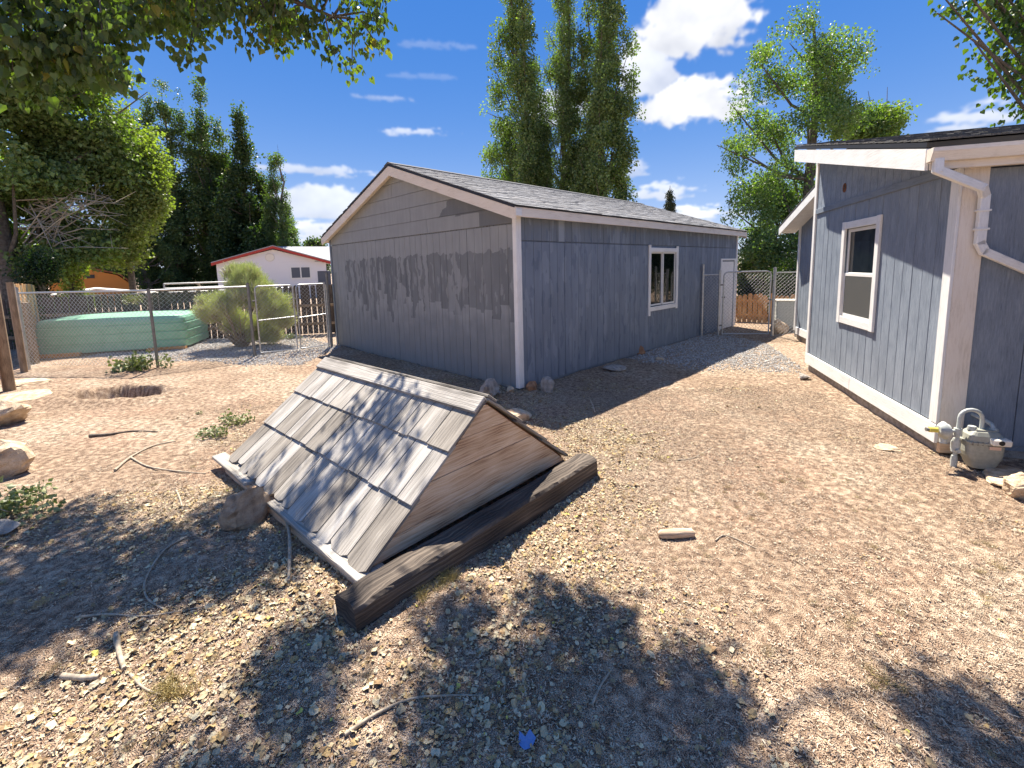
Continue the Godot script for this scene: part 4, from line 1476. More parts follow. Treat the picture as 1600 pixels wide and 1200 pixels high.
	tag(tie, "dark weathered railway tie lying beside the well cover's gable end", "timber")

# ---------------------------------------------------------------- chain link fences
func post(parent: Node, called: String, p: Vector3, h: float, r: float, m: Material, cap := true) -> void:
	var mb := MB.new()
	var pts := [Vector3(0, -0.1, 0), Vector3(0, h, 0)]
	var rad := [r, r]
	if cap:
		pts.append_array([Vector3(0, h + 0.01, 0), Vector3(0, h + 0.03, 0), Vector3(0, h + 0.045, 0)])
		rad.append_array([r * 1.2, r * 1.0, r * 0.4])
	mb.tube(pts, rad, 10)
	part(parent, called, mb.mesh(), m, T(p))
func build_left_fence() -> void:
	var ga: Material = M.galvanized
	var A := Vector3(-11.12, 0, -10.1)
	var Bp := Vector3(-7.85, 0, -9.72)
	var Cp := Vector3(-6.36, 0, -10.86)
	var f := thing("chain_link_fence", "galvanized chain link fence in front of the green tub", "fence", T(A))
	for s in [[A, Bp], [Bp, Cp]]:
		var fr := frame_from(s[0] - A, s[1] - A)
		var w: float = (s[1] - s[0]).length()
		var mb := MB.new()
		wire(mb, w, 0.04, 1.68)
		var wm := part(f, "wire_mesh", mb.mesh(), ga, fr)
		wm.set_meta("kind", "stuff")
		mb = MB.new()
		mb.tube([Vector3(-0.02, 1.70, 0), Vector3(w + 0.02, 1.70, 0)], [0.021, 0.021], 10)
		part(f, "top_rail", mb.mesh(), ga, fr)
	post(f, "post", Vector3.ZERO, 1.75, 0.03, ga)
	post(f, "post", Bp - A, 1.70, 0.03, M.dull_steel)
	post(f, "post", Cp - A, 1.75, 0.035, M.dull_steel)
	# two gate leaves closing the run to the garage corner
	var G0 := Cp + Vector3(0.12, 0, -0.06)
	var G1 := Vector3(-5.53, 0, -11.36)
	var G2 := Vector3(-4.93, 0, -11.95)
	var names := ["chain link gate leaf in front of the yellow-green bush", "narrow chain link gate leaf beside the garage's far left corner"]
	for k in 2:
		var a: Vector3 = [G0, G1 + Vector3(0.06, 0, -0.05)][k]
		var b: Vector3 = [G1, G2][k]
		var g := thing("chain_link_gate", names[k], "gate", frame_from(a, b), "gates beside the garage")
		var w := (b - a).length()
		var mb := MB.new()
		pipe_frame(mb, w, 0.06, 1.70, 0.018)
		part(g, "frame", mb.mesh(), ga)
		mb = MB.new()
		mb.tube([Vector3(0, 0.86, 0), Vector3(w, 0.90, 0)], [0.015, 0.015], 8)
		part(g, "mid_rail", mb.mesh(), ga)
		mb = MB.new()
		wire(mb, w, 0.07, 1.69)
		part(g, "wire_mesh", mb.mesh(), ga).set_meta("kind", "stuff")
		for y in [0.35, 1.35]:
			mb = MB.new()
			mb.cbox(T(Vector3(-0.045, y, 0)), Vector3(0.07, 0.035, 0.02), 0.004)
			part(g, "hinge", mb.mesh(), M.dull_steel)
		mb = MB.new()
		mb.cbox(T(Vector3(w + 0.03, 0.92, 0.0)), Vector3(0.08, 0.03, 0.03), 0.005)
		part(g, "latch", mb.mesh(), M.dull_steel)
	var gp2 := thing("gate_post", "steel gate post standing against the garage's far left corner", "post", T(Vector3(-4.86, 0, -11.88)))
	post(gp2, "pole", Vector3.ZERO, 1.95, 0.032, M.dull_steel)
	post(gp2, "pole", Vector3(-0.06, 0, 0.06), 1.70, 0.02, ga)

func build_right_gate() -> void:
	var ga: Material = M.galvanized
	var a := Vector3(5.16, 0, -12.08)
	var b := Vector3(5.62, 0, -12.10)
	var f := thing("chain_link_fence", "narrow fixed chain link panel between the garage wall and the side gate", "fence", frame_from(a, b))
	var w := (b - a).length()
	post(f, "post", Vector3.ZERO, 1.92, 0.03, ga)
	post(f, "post", Vector3(w, 0, 0), 1.76, 0.03, ga)
	var mb := MB.new()
	wire(mb, w, 0.04, 1.66)
	part(f, "wire_mesh", mb.mesh(), ga).set_meta("kind", "stuff")
	mb = MB.new()
	mb.tube([Vector3(0, 1.68, 0), Vector3(w, 1.68, 0)], [0.018, 0.018], 8)
	part(f, "top_rail", mb.mesh(), ga)
	a = Vector3(5.72, 0, -12.08)
	b = Vector3(6.93, 0, -11.98)
	w = (b - a).length()
	var g := thing("chain_link_gate", "wide chain link gate between the garage door and the house", "gate", frame_from(a, b))
	mb = MB.new()
	pipe_frame(mb, w, 0.06, 1.74, 0.02, 0.12)
	part(g, "frame", mb.mesh(), ga)
	mb = MB.new()
	wire(mb, w, 0.07, 1.73)
	part(g, "wire_mesh", mb.mesh(), ga).set_meta("kind", "stuff")
	for y in [0.3, 1.4]:
		mb = MB.new()
		mb.cbox(T(Vector3(-0.05, y, 0)), Vector3(0.09, 0.04, 0.03), 0.005)
		part(g, "hinge", mb.mesh(), M.dull_steel)
	mb = MB.new()
	mb.cbox(T(Vector3(w + 0.03, 0.98, 0)), Vector3(0.1, 0.05, 0.04), 0.006)
	part(g, "latch", mb.mesh(), M.dull_steel)
	a = Vector3(6.96, 0, -11.86)
	b = Vector3(7.50, 0, -11.72)
	w = (b - a).length()
	f = thing("chain_link_fence", "fixed chain link panel joining the side gate to the house wall", "fence", frame_from(a, b))
	post(f, "post", Vector3.ZERO, 1.80, 0.038, ga)
	post(f, "post", Vector3(w, 0, 0), 1.88, 0.03, ga)
	mb = MB.new()
	wire(mb, w, 0.04, 1.68)
	part(f, "wire_mesh", mb.mesh(), ga).set_meta("kind", "stuff")
	mb = MB.new()
	mb.tube([Vector3(0, 1.70, 0), Vector3(w, 1.70, 0)], [0.018, 0.018], 8)
	part(f, "top_rail", mb.mesh(), ga)
	# utility cabinet and rock beyond the panel
	var c := thing("utility_cabinet", "grey metal utility cabinet behind the chain link panel by the house", "cabinet", T(Vector3(7.95, 0, -12.9), ry(-0.35)))
	mb = MB.new()
	mb.cbox(T(Vector3(0, 0.47, 0)), Vector3(0.56, 0.78, 0.45), 0.015)
	var cb := part(c, "body", mb.mesh(), M.meter_paint)
	mb = MB.new()
	mb.cbox(T(Vector3(0, 0.875, 0.01)), Vector3(0.60, 0.035, 0.50), 0.01)
	part(c, "lid", mb.mesh(), M.label_white)
	mb = MB.new()
	mb.cbox(T(Vector3(0, 0.48, 0.228)), Vector3(0.48, 0.68, 0.012), 0.004)
	var dr := part(c, "door", mb.mesh(), M.meter_paint)
	mb = MB.new()
	mb.cbox(T(Vector3(0.18, 0.5, 0.24)), Vector3(0.03, 0.09, 0.016), 0.004)
	part(dr, "handle", mb.mesh(), M.dull_steel)
	mb = MB.new()
	mb.box(T(Vector3(0, 0.04, 0)), Vector3(0.66, 0.14, 0.55))
	part(c, "plinth", mb.mesh(), M.concrete)
	rock("boulder", "rounded tan boulder at the foot of the chain link panel", 1218, 520, Vector3(0.30, 0.26, 0.24), "rock_tan", 0.4, 61, 0.3)
	# low cedar picket fence beyond the gate
	var p0 := Vector3(6.55, 0, -15.6)
	var p1 := Vector3(9.6, 0, -13.9)
	var pf := thing("picket_fence", "low fence of orange cedar pickets beyond the side gate", "fence", frame_from(p0, p1))
	var len := (p1 - p0).length()
	var n := int(len / 0.15)
	for i in n:
		var hgt := 0.92 + rng.randf_range(-0.04, 0.05)
		var pm := MB.new()
		pm.us = 0.8; pm.uo = Vector2(rng.randf() * 5, rng.randf() * 5)
		pm.prism(Transform3D.IDENTITY, PackedVector2Array([Vector2(-0.066, 0.0), Vector2(0.066, 0.0), Vector2(0.066, hgt - 0.05), Vector2(0.03, hgt), Vector2(-0.03, hgt), Vector2(-0.066, hgt - 0.05)]), -0.009, 0.009, 1)
		part(pf, "picket", pm.mesh(), M.cedar, T(Vector3(i * 0.15 + 0.07, 0, 0), Basis(Vector3.BACK, rng.randf_range(-0.02, 0.02))))
	for y in [0.22, 0.70]: board(pf, "rail", M.cedar, Vector3(len * 0.5, y, -0.03), Vector3(len, 0.08, 0.036))
	var wpst := thing("wooden_post", "short round wooden post behind the side gate", "post", T(Vector3(6.55, 0, -14.3)))
	post(wpst, "pole", Vector3.ZERO, 0.75, 0.06, M.post_wood, false)

# ---------------------------------------------------------------- things in the yard
func build_yard() -> void:
	# wooden posts and boards at the left edge
	var p := thing("fence_post", "stout round wooden post at the end of the orange board fence", "post", T(Vector3(-9.22, 0, -8.0)))
	post(p, "pole", Vector3.ZERO, 2.45, 0.085, M.post_wood, false)
	var mb := MB.new()
	mb.tube([Vector3(-0.09, 1.62, 0), Vector3(0.09, 1.62, 0)], [0.012, 0.012], 6)
	part(p, "hinge_pin", mb.mesh(), M.galvanized)
	var bf := thing("board_fence", "orange-brown upright board fence at the yard's edge", "fence", frame_from(Vector3(-9.30, 0, -7.92), Vector3(-8.85, 0, -6.2)))
	for i in 10:
		board(bf, "fence_board", M.cedar, Vector3(0.10 + i * 0.165, 1.05, 0.0), Vector3(0.155, 2.0 + rng.randf_range(-0.04, 0.04), 0.02), Basis.IDENTITY, 1)
	for y in [0.45, 1.6]: board(bf, "rail", M.post_wood, Vector3(0.85, y, -0.04), Vector3(1.7, 0.09, 0.04))
	p = thing("fence_post", "pale wooden post beside the chain link corner post", "post", T(Vector3(-10.62, 0, -9.55)))
	post(p, "pole", Vector3.ZERO, 1.95, 0.06, M.post_wood, false)
	p = thing("fence_post", "square grey wooden post where the picket fence starts", "post", T(Vector3(-11.45, 0, -10.55)))
	board(p, "pole", M.post_wood, Vector3(0, 0.72, 0), Vector3(0.13, 1.5, 0.13), Basis.IDENTITY, 1, 0.008)
	p = thing("fence_post", "steel corner post banded to the pale wooden post", "post", T(Vector3(-10.85, 0, -9.85)))
	post(p, "pole", Vector3.ZERO, 1.80, 0.04, M.galvanized)
	for y in [0.35, 0.95, 1.5]:
		mb = MB.new()
		mb.tube([Vector3(0, y, 0), Vector3(0, y + 0.03, 0)], [0.05, 0.05], 8)
		part(p, "band", mb.mesh(), M.galvanized)
	# tall pale pickets near the corner
	var sp := thing("board_fence", "short run of tall pale boards by the corner posts", "fence", frame_from(Vector3(-11.5, 0, -10.4), Vector3(-12.6, 0, -11.9)))
	for i in 11:
		board(sp, "fence_board", M.cedar if i % 3 else M.post_wood, Vector3(0.08 + i * 0.165, 0.95, 0), Vector3(0.14, 1.86 + rng.randf_range(-0.06, 0.06), 0.02), Basis.IDENTITY, 1)
	for y in [0.4, 1.4]: board(sp, "rail", M.post_wood, Vector3(0.9, y, -0.035), Vector3(1.85, 0.09, 0.04))
	# the long dark picket fence behind the tub
	var a := Vector3(-15.2, 0, -12.6)
	var b := Vector3(-5.4, 0, -14.75)
	var pf := thing("picket_fence", "long dark brown picket fence with gaps behind the green tub", "fence", frame_from(a, b))
	var len := (b - a).length()
	var n := int(len / 0.165)
	for i in n:
		var f := float(i) / n
		var hgt := lerpf(1.42, 1.62, f) + rng.randf_range(-0.03, 0.03)
		var pm := MB.new()
		pm.us = 0.6; pm.uo = Vector2(rng.randf() * 5, rng.randf() * 5)
		pm.prism(Transform3D.IDENTITY, PackedVector2Array([Vector2(-0.07, 0.02), Vector2(0.07, 0.02), Vector2(0.07, hgt - 0.04), Vector2(0.04, hgt), Vector2(-0.04, hgt), Vector2(-0.07, hgt - 0.04)]), -0.01, 0.01, 1)
		part(pf, "picket", pm.mesh(), M.dark_picket, T(Vector3(0.08 + i * 0.165, 0, 0.012), Basis(Vector3.BACK, rng.randf_range(-0.015, 0.015))))
	for y in [0.35, 0.95]: board(pf, "rail", M.post_wood, Vector3(len * 0.5, y, 0.045), Vector3(len, 0.09, 0.04))
	var k := 0.0
	while k < len:
		board(pf, "post", M.dark_picket, Vector3(k, 0.78, -0.06), Vector3(0.10, 1.65, 0.10), Basis.IDENTITY, 1)
		k += 2.4
	# green ribbed tub, upside down
	var t0 := Vector3(-12.15, 0, -11.25)
	var t1 := Vector3(-8.98, 0, -12.2)
	var tf := frame_from(t0, t1)
	var tub := thing("garden_tub", "pale green ribbed rectangular tub turned upside down behind the fence", "tub", tf)
	mb = MB.new()
	var tl := (t1 - t0).length()
	var td := 1.9
	var prof := [[0.06, -0.03], [0.07, 0.0], [0.26, 0.012], [0.275, -0.012], [0.295, -0.012], [0.31, 0.006], [0.50, 0.016], [0.515, -0.010], [0.535, -0.010], [0.55, 0.010], [0.72, 0.010], [0.735, -0.012], [0.755, -0.012], [0.77, 0.0], [0.86, -0.015], [0.92, -0.05], [0.95, -0.12], [0.955, -0.3]]
	var ringn := 48
	var loops := []
	for pr in prof:
		var ring := []
		for j in ringn:
			var ang := TAU * j / ringn
			var hx: float = tl * 0.5 + pr[1]
			var hz: float = td * 0.5 + pr[1]
			var ca := signf(cos(ang)) * pow(absf(cos(ang)), 0.13)
			var sa := signf(sin(ang)) * pow(absf(sin(ang)), 0.13)
			var bow: float = 0.03 * (1.0 - pow(ca, 2.0))
			ring.append(Vector3(tl * 0.5 + ca * hx, pr[0] + (bow if pr[0] > 0.9 else 0.0), -td * 0.5 + sa * (hz + bow)))
		loops.append(ring)
	for i in loops.size() - 1:
		for j in ringn:
			var j2 := (j + 1) % ringn
			var q0: Vector3 = loops[i][j]
			var q2: Vector3 = loops[i + 1][j2]
			var nn: Vector3 = (loops[i][j2] - q0).cross(loops[i + 1][j] - q0).normalized()
			if nn.dot((q0 + q2) * 0.5 - Vector3(tl * 0.5, 0.4, -td * 0.5)) < 0: nn = -nn
			mb.quad(q0, loops[i][j2], q2, loops[i + 1][j], nn)
	var lastr: Array = loops[-1]
	for j in ringn: mb.tri(lastr[j], lastr[(j + 1) % ringn], Vector3(tl * 0.5, 1.0, -td * 0.5), Vector3.UP)
	part(tub, "shell", mb.mesh(), M.tub_green)
	for x in [0.5, tl - 0.45]: board(tub, "support_plank", M.cedar, Vector3(x, 0.045, 0.05), Vector3(0.9, 0.09, 0.14))
	# yellow-green bush behind the fence
	var q := RandomNumberGenerator.new()
	q.seed = 91
	var bp := Vector3(-7.55, 0, -12.35)
	var tuft := MB.new()
	for i in 34:
		var d := Vector3(q.randfn() * 0.42, 1.0, q.randfn() * 0.42).normalized()
		var o2 := Vector3(q.randf_range(-0.35, 0.35), q.randf_range(-0.3, 0.2), q.randf_range(-0.35, 0.35))
		var s := d.cross(Vector3(q.randf_range(-1, 1), 0, q.randf_range(-1, 1))).normalized() * 0.022
		var L := q.randf_range(0.5, 1.0)
		var g := q.randf_range(0.8, 1.2)
		tuft.col = Color(g, g, g)
		tuft.tri(o2 - s, o2 + s, o2 + d * L, s.cross(d).normalized())
		for w in 3:
			var pp := o2 + d * L * (0.35 + 0.2 * w)
			var e := (d + Vector3(q.randfn(), q.randfn(), q.randfn()) * 0.5).normalized()
			tuft.tri(pp, pp + s * 1.3 + e * 0.05, pp + e * 0.30, s.cross(e).normalized())
	var bush := thing("rabbitbrush", "large feathery yellow-green bush behind the chain link fence", "bush", T(bp))
	mb = MB.new()
	for i in 46:
		var a2 := q.randf() * TAU
		var l := q.randf_range(0.8, 1.5)
		var d := Vector3(cos(a2) * 0.75, q.randf_range(0.5, 1.1), sin(a2) * 0.75)
		mb.tube([Vector3(cos(a2), 0, sin(a2)) * 0.12, d * l * 0.5 + Vector3(0, 0.05, 0), d * l], [0.024, 0.016, 0.006], 5)
	part(bush, "stems", mb.mesh(), M.stick)
	var xfs := []
	var cols := []
	var blobs := []
	for s in [[345, 480, 34, 24], [390, 455, 36, 30], [380, 430, 26, 14], [425, 480, 32, 30], [400, 515, 30, 26], [330, 490, 22, 18], [440, 500, 24, 18], [372, 505, 24, 22], [420, 525, 20, 16]]:
		var c := at(s[0], s[1], 14.2 + q.randf_range(-0.4, 0.5))
		blobs.append([c - bp, Vector3(s[2], s[3], s[2]) * (14.2 / FOCAL * 0.72)])
	for i in 1000:
		var bl: Array = blobs[q.randi() % blobs.size()]
		var d := Vector3(q.randfn(), q.randfn(), q.randfn()).normalized() * pow(q.randf(), 0.35)
		var pos: Vector3 = bl[0] + d * bl[1]
		if pos.y < 0.12: continue
		var outd := (pos - Vector3(0, 0.5, 0)).normalized()
		var bb := Basis(Quaternion(Vector3.UP, (outd + Vector3.UP * 1.3).normalized())) * ry(q.randf() * TAU)
		xfs.append(T(pos, bb.scaled(Vector3.ONE * q.randf_range(0.14, 0.30))))
		cols.append(Color(0.46, 0.48, 0.22).lerp(Color(0.66, 0.65, 0.36), q.randf()) if q.randf() > 0.12 else Color(0.4, 0.34, 0.24))
	multi(bush, "foliage", tuft.mesh(), M.leaf_dark, xfs, cols)
	# rocks
	rock("boulder", "angular brown boulder against the front of the well cover", 386, 818, Vector3(0.20, 0.20, 0.16), "rock_brown", 0.5, 21, 0.35, 0.2)
	rock("rock", "flat pale oval rock in the sun behind the well cover", 812, 656, Vector3(0.26, 0.10, 0.16), "rock_tan", 0.2, 22)
	rock("rock", "pointed grey rock by the gable wall behind the ridge board", 764, 622, Vector3(0.20, 0.20, 0.13), "rock_grey", 0.6, 23, 0.4, 0.3)
	rock("rock", "upright rounded grey slab of rock at the garage corner", 857, 612, Vector3(0.13, 0.17, 0.07), "rock_grey", -0.4, 24, 0.25, -0.35)
	rock("rock", "small brown rock between the white corner board and grey slab", 832, 608, Vector3(0.13, 0.09, 0.1), "rock_red", 1.0, 25)
	rock("rock", "small pale rock just left of the white corner board", 797, 612, Vector3(0.07, 0.06, 0.06), "rock_tan", 0.0, 26)
	rock("rock", "tiny grey rock beside the pointed rock", 779, 616, Vector3(0.05, 0.04, 0.05), "rock_grey", 0.0, 27)
	rock("rock", "rust-coloured lumpy rock by the garage side wall", 990, 552, Vector3(0.30, 0.14, 0.16), "rock_red", -0.7, 28, 0.3)
	rock("rock", "small tan stone next to the rust-coloured rock", 1030, 563, Vector3(0.12, 0.06, 0.08), "rock_tan", 0.4, 29)
	rock("rock_slab", "flat dark grey slab lying in the garage's shade", 960, 578, Vector3(0.27, 0.05, 0.16), "rock_grey", 0.3, 30, 0.2, 0.12)
	rock("boulder", "big pale angular boulder at the yard's left edge", 4, 664, Vector3(0.40, 0.22, 0.30), "rock_tan", 0.9, 31, 0.4)
	rock("boulder", "blocky tan boulder lying left of the forked stick", 2, 742, Vector3(0.26, 0.20, 0.20), "rock_tan", 0.2, 32, 0.3)
	rock("rock", "small pale rock between the two tan boulders", 6, 705, Vector3(0.20, 0.10, 0.14), "rock_tan", 0.5, 33)
	rock("flagstone", "broad pale flagstone at the foot of the stout wooden post", 28, 622, Vector3(0.55, 0.06, 0.36), "rock_tan", 0.2, 34, 0.4, 0.05)
	rock("flagstone", "thin flagstone beyond the stout wooden post", 40, 600, Vector3(0.42, 0.05, 0.26), "rock_tan", 0.0, 35, 0.4)
	rock("rock", "low grey rock below the leafy weed at the left edge", 4, 832, Vector3(0.15, 0.08, 0.12), "rock_grey", 0.0, 36)
	rock("rock", "small dark rock on the dirt in front of the house base board", 1256, 593, Vector3(0.13, 0.06, 0.09), "rock_grey", 0.3, 37, 0.3)
	rock("rock", "flat white chip of stone near the gas meter", 1386, 703, Vector3(0.14, 0.03, 0.08), "rock_tan", -0.4, 38, 0.3)
	rock("rock", "mossy brown rock at the foot of the dark wall", 1597, 778, Vector3(0.16, 0.12, 0.12), "rock_tan", 0.3, 39, 0.3)
	rock("flagstone", "pale flat stone beneath the gas meter", 1575, 752, Vector3(0.30, 0.04, 0.2), "rock_tan", 0.3, 40, 0.5)
	# split log
	var lp := gp(1057, 838)
	lp.y = gy(lp.x, lp.z) + 0.028
	mb = MB.new()
	mb.us = 1.2
	mb.tube([Vector3(-0.135, 0, 0), Vector3(-0.12, 0.004, 0), Vector3(-0.04, 0.008, 0.006), Vector3(0.05, 0.004, 0.0), Vector3(0.12, -0.002, -0.006), Vector3(0.135, -0.004, -0.006)], [0.02, 0.034, 0.037, 0.036, 0.032, 0.018], 8)
	var lg := part(self, "split_log", mb.mesh(), M.brown_wood, T(lp, ry(0.05)))
	tag(lg, "short split log lying alone on the dry litter", "log")
	# scrap of blue plastic
	var bpz := gp(823, 1162)
	mb = MB.new()
	var pz := [Vector3(-0.035, 0.004, 0.01), Vector3(-0.03, 0.02, -0.03), Vector3(-0.005, 0.012, -0.012), Vector3(0.015, 0.024, -0.034), Vector3(0.04, 0.010, -0.008), Vector3(0.022, 0.004, 0.026), Vector3(-0.012, 0.002, 0.034)]
	for i in pz.size():
		var nn: Vector3 = (pz[i] - Vector3(0, 0.01, 0)).cross(pz[(i + 1) % pz.size()] - Vector3(0, 0.01, 0)).normalized()
		mb.tri(Vector3(0, 0.01, 0), pz[i], pz[(i + 1) % pz.size()], nn * signf(nn.y))
	var bs := part(self, "plastic_scrap", mb.mesh(), M.blue_plastic, T(Vector3(bpz.x, gy(bpz.x, bpz.z) + 0.006, bpz.z)))
	tag(bs, "crumpled scrap of blue plastic in the leaf litter", "scrap")
	# sticks
	stick("pale forked stick on bare dirt, its main stem", [[180, 738], [205, 715], [240, 697], [275, 690]], 0.014, 0.006)
	stick("pale branch springing from the forked stick", [[205, 716], [230, 730], [270, 738], [322, 742]], 0.011, 0.005)
	stick("dark straight twig above the forked stick", [[140, 684], [175, 680], [208, 674], [246, 675]], 0.020, 0.005, "bark")
	stick("pale stick leaning on the well cover's base board", [[432, 782], [448, 820], [454, 860], [452, 920]], 0.016, 0.010, "stick", "", 0.04)
	stick("long curved grey vine in the tree's shade", [[292, 842], [262, 858], [240, 885], [226, 915], [232, 940], [258, 955]], 0.009, 0.005)
	stick("thin dark twig lying below the curved vine", [[118, 968], [170, 963], [230, 965], [320, 952]], 0.008, 0.004)
	stick("thick broken pale stick among the leaves", [[182, 995], [186, 1020], [195, 1050]], 0.016, 0.012)
	stick("short bleached stick lying flat near the broken stick", [[98, 1060], [130, 1064], [155, 1062]], 0.016, 0.012)
	stick("slender twig running down from the broken stick", [[204, 1058], [225, 1078], [252, 1092]], 0.008, 0.004)
	stick("long bowed twig in the shade near the blue scrap", [[540, 1164], [590, 1130], [640, 1104], [690, 1098], [745, 1092]], 0.009, 0.004)
	stick("thin curved twig in the sunny litter right of the split log", [[1058, 718], [1085, 714], [1112, 700]], 0.007, 0.004)
	stick("bent twig in the shade right of the blue scrap", [[925, 1106], [938, 1078], [955, 1052]], 0.007, 0.004)
	stick("twig hooked beneath the railway tie's near end", [[524, 960], [530, 990], [546, 1012]], 0.007, 0.004)
	stick("small dead stalk standing out of the garage's shadow edge", [[930, 646], [926, 640], [921, 622]], 0.012, 0.006, "stick", "", 0.05)
	stick("twig lying near the big bare patch by the house", [[1118, 846], [1135, 838], [1180, 858]], 0.006, 0.004)
	stick("wiry dead tangle stem below the forked stick", [[276, 770], [282, 784], [286, 802]], 0.010, 0.006)
	# weeds
	var wc := leaf_clump(501, 26, 0.5, -0.2)
	for w in [["broad-leaved green weed beside the low grey rock", 30, 800, 0.30, 16], ["leafy weed sprawling along the foot of the chain link fence", 215, 578, 0.42, 22], ["small green weed on the bare dirt behind the well cover", 372, 662, 0.22, 10], ["pale cut weed lying on the dirt left of the well cover", 335, 683, 0.20, 8], ["sprig of vine climbing the chain link fence top", 222, 470, 0.25, 8], ["tiny green seedling on the dirt near the hollow", 311, 648, 0.07, 4], ["yellow-green weed at the foot of the gate leaf", 455, 530, 0.25, 10]]:
		var pos := gp(w[1], w[2])
		if w[1] == 222: pos = Vector3(-8.3, 1.45, -9.82)
		else: pos.y = gy(pos.x, pos.z)
		var wd := thing("weed", w[0], "weed", T(pos))
		var xw := []
		var cw := []
		for i in int(w[4]):
			xw.append(T(Vector3(q.randfn() * w[3] * 0.5, q.randf_range(0.02, 0.5) * w[3], q.randfn() * w[3] * 0.3), turned(q, w[3] * q.randf_range(0.25, 0.45), 0.4)))
			cw.append(Color(0.16, 0.20, 0.07).lerp(Color(0.30, 0.32, 0.14), q.randf()))
		multi(wd, "leaves", wc, M.leaf_dark, xw, cw)
		mb = MB.new()
		for i in 5: mb.tube([Vector3(0, -0.02, 0), Vector3(q.randfn() * 0.4, 0.3, q.randfn() * 0.3) * w[3], Vector3(q.randfn() * 0.6, 0.5, q.randfn() * 0.4) * w[3]], [0.006, 0.004, 0.002], 4)
		part(wd, "stems", mb.mesh(), M.stick)

# ---------------------------------------------------------------- neighbours
func build_back() -> void:
	# white house with red trim
	var l := Vector3(-22.1, 0, -33.4)
	var r := Vector3(-15.0, 0, -37.5)
	var fr := frame_from(l, r)
	var hs := thing("neighbour_house", "white neighbour house with red roof edge and grey roof beyond the fence", "house", fr)
	var w := (r - l).length()
	var mb := MB.new()
	mb.prism(Transform3D.IDENTITY, PackedVector2Array([Vector2(0.3, 0), Vector2(w - 0.3, 0), Vector2(w - 0.3, 2.8), Vector2(w * 0.5, 3.86), Vector2(0.3, 2.8)]), -9.0, 0.0)
	part(hs, "wall", mb.mesh(), M.white_vinyl_siding)
	for i in 24:
		var y := 0.25 + i * 0.155
		var hw := w * 0.5 - 0.3
		if y > 2.72: hw = (w * 0.5 - 0.3) * (1.0 - (y + 0.15 - 2.8) / 1.06)
		if hw < 0.2: break
		mb = MB.new()
		mb.box(T(Vector3(w * 0.5, y + 0.07, 0.012), Basis(Vector3.RIGHT, -0.06)), Vector3(hw * 2.0, 0.15, 0.012))
		part(hs, "siding_board", mb.mesh(), M.white_vinyl_siding)
	for s in [0, 1]:
		var ea := 0.0 if s == 0 else w
		mb = MB.new()
		mb.prism(Transform3D.IDENTITY, PackedVector2Array([Vector2(ea, 2.66), Vector2(w * 0.5, 3.92), Vector2(w * 0.5, 4.10), Vector2(ea, 2.86)]), 0.30, 0.34)
		part(hs, "rake_board", mb.mesh(), M.red_trim)
		mb = MB.new()
		mb.prism(Transform3D.IDENTITY, PackedVector2Array([Vector2(ea, 2.87), Vector2(w * 0.5, 4.11), Vector2(w * 0.5, 4.17), Vector2(ea, 2.93)]), -9.3, 0.36)
		part(hs, "roof", mb.mesh(), M.grey_roof)
	mb = MB.new()
	mb.prism(Transform3D(Basis(Vector3(0, 0, 1), Vector3.UP, Vector3(-1, 0, 0)), Vector3(w * 0.5, 0, -4.0)), PackedVector2Array([Vector2(4.0, 2.95), Vector2(0, 4.3), Vector2(-4.0, 2.95), Vector2(-4.0, 2.8), Vector2(4.0, 2.8)]), -9.0, -0.4)
	part(hs, "roof", mb.mesh(), M.grey_roof)
	mb = MB.new()
	mb.tube([Vector3(w * 0.5 - 0.25, 3.25, 0.02), Vector3(w * 0.5 - 0.25, 3.25, 0.06)], [0.32, 0.30], 18)
	part(hs, "gable_vent", mb.mesh(), M.label_white)
	var wn := Node3D.new()
	wn.name = "window"
	hs.add_child(wn)
	var wx := w * 0.5 + 1.85
	mb = MB.new()
	mb.cbox(T(Vector3(wx, 2.02, 0.03)), Vector3(1.55, 1.0, 0.06), 0.01)
	part(wn, "frame", mb.mesh(), M.vinyl)
	for s in [-1.0, 1.0]:
		mb = MB.new()
		mb.box(T(Vector3(wx + s * 0.36, 2.02, 0.064)), Vector3(0.62, 0.82, 0.01))
		part(wn, "pane", mb.mesh(), M.blind)
	mb = MB.new()
	mb.cbox(T(Vector3(wx + 1.75, 1.35, 0.04)), Vector3(1.0, 1.5, 0.05), 0.01)
	part(hs, "door", mb.mesh(), M.blind)
	# orange barn-shaped shed
	var bp := at(140, 430, 44.0)
	var bn := thing("barn_shed", "small orange shed with gambrel roof far beyond the fence", "shed", T(Vector3(bp.x, 0, bp.z), ry(0.75)))
	mb = MB.new()
	mb.prism(Transform3D.IDENTITY, PackedVector2Array([Vector2(-2.1, 0), Vector2(2.1, 0), Vector2(2.1, 1.55), Vector2(1.5, 2.15), Vector2(0, 2.6), Vector2(-1.5, 2.15), Vector2(-2.1, 1.55)]), -3.0, 0.0)
	part(bn, "wall", mb.mesh(), M.barn_orange)
	mb = MB.new()
	mb.prism(Transform3D.IDENTITY, PackedVector2Array([Vector2(-2.25, 1.5), Vector2(-1.55, 2.2), Vector2(0, 2.68), Vector2(1.55, 2.2), Vector2(2.25, 1.5), Vector2(2.3, 1.58), Vector2(1.6, 2.3), Vector2(0, 2.78), Vector2(-1.6, 2.3), Vector2(-2.3, 1.58)]), -3.1, 0.12)
	part(bn, "roof", mb.mesh(), M.red_wood)
	mb = MB.new()
	mb.box(T(Vector3(0, 2.1, 0.02)), Vector3(0.5, 0.25, 0.04))
	part(bn, "loft_opening", mb.mesh(), M.black_metal)
	# low silver roof in front of the barn
	bp = at(150, 447, 30.0)
	var lr := thing("carport", "low pale metal carport roof beyond the dark picket fence", "carport", T(Vector3(bp.x, 0, bp.z), ry(0.75)))
	mb = MB.new()
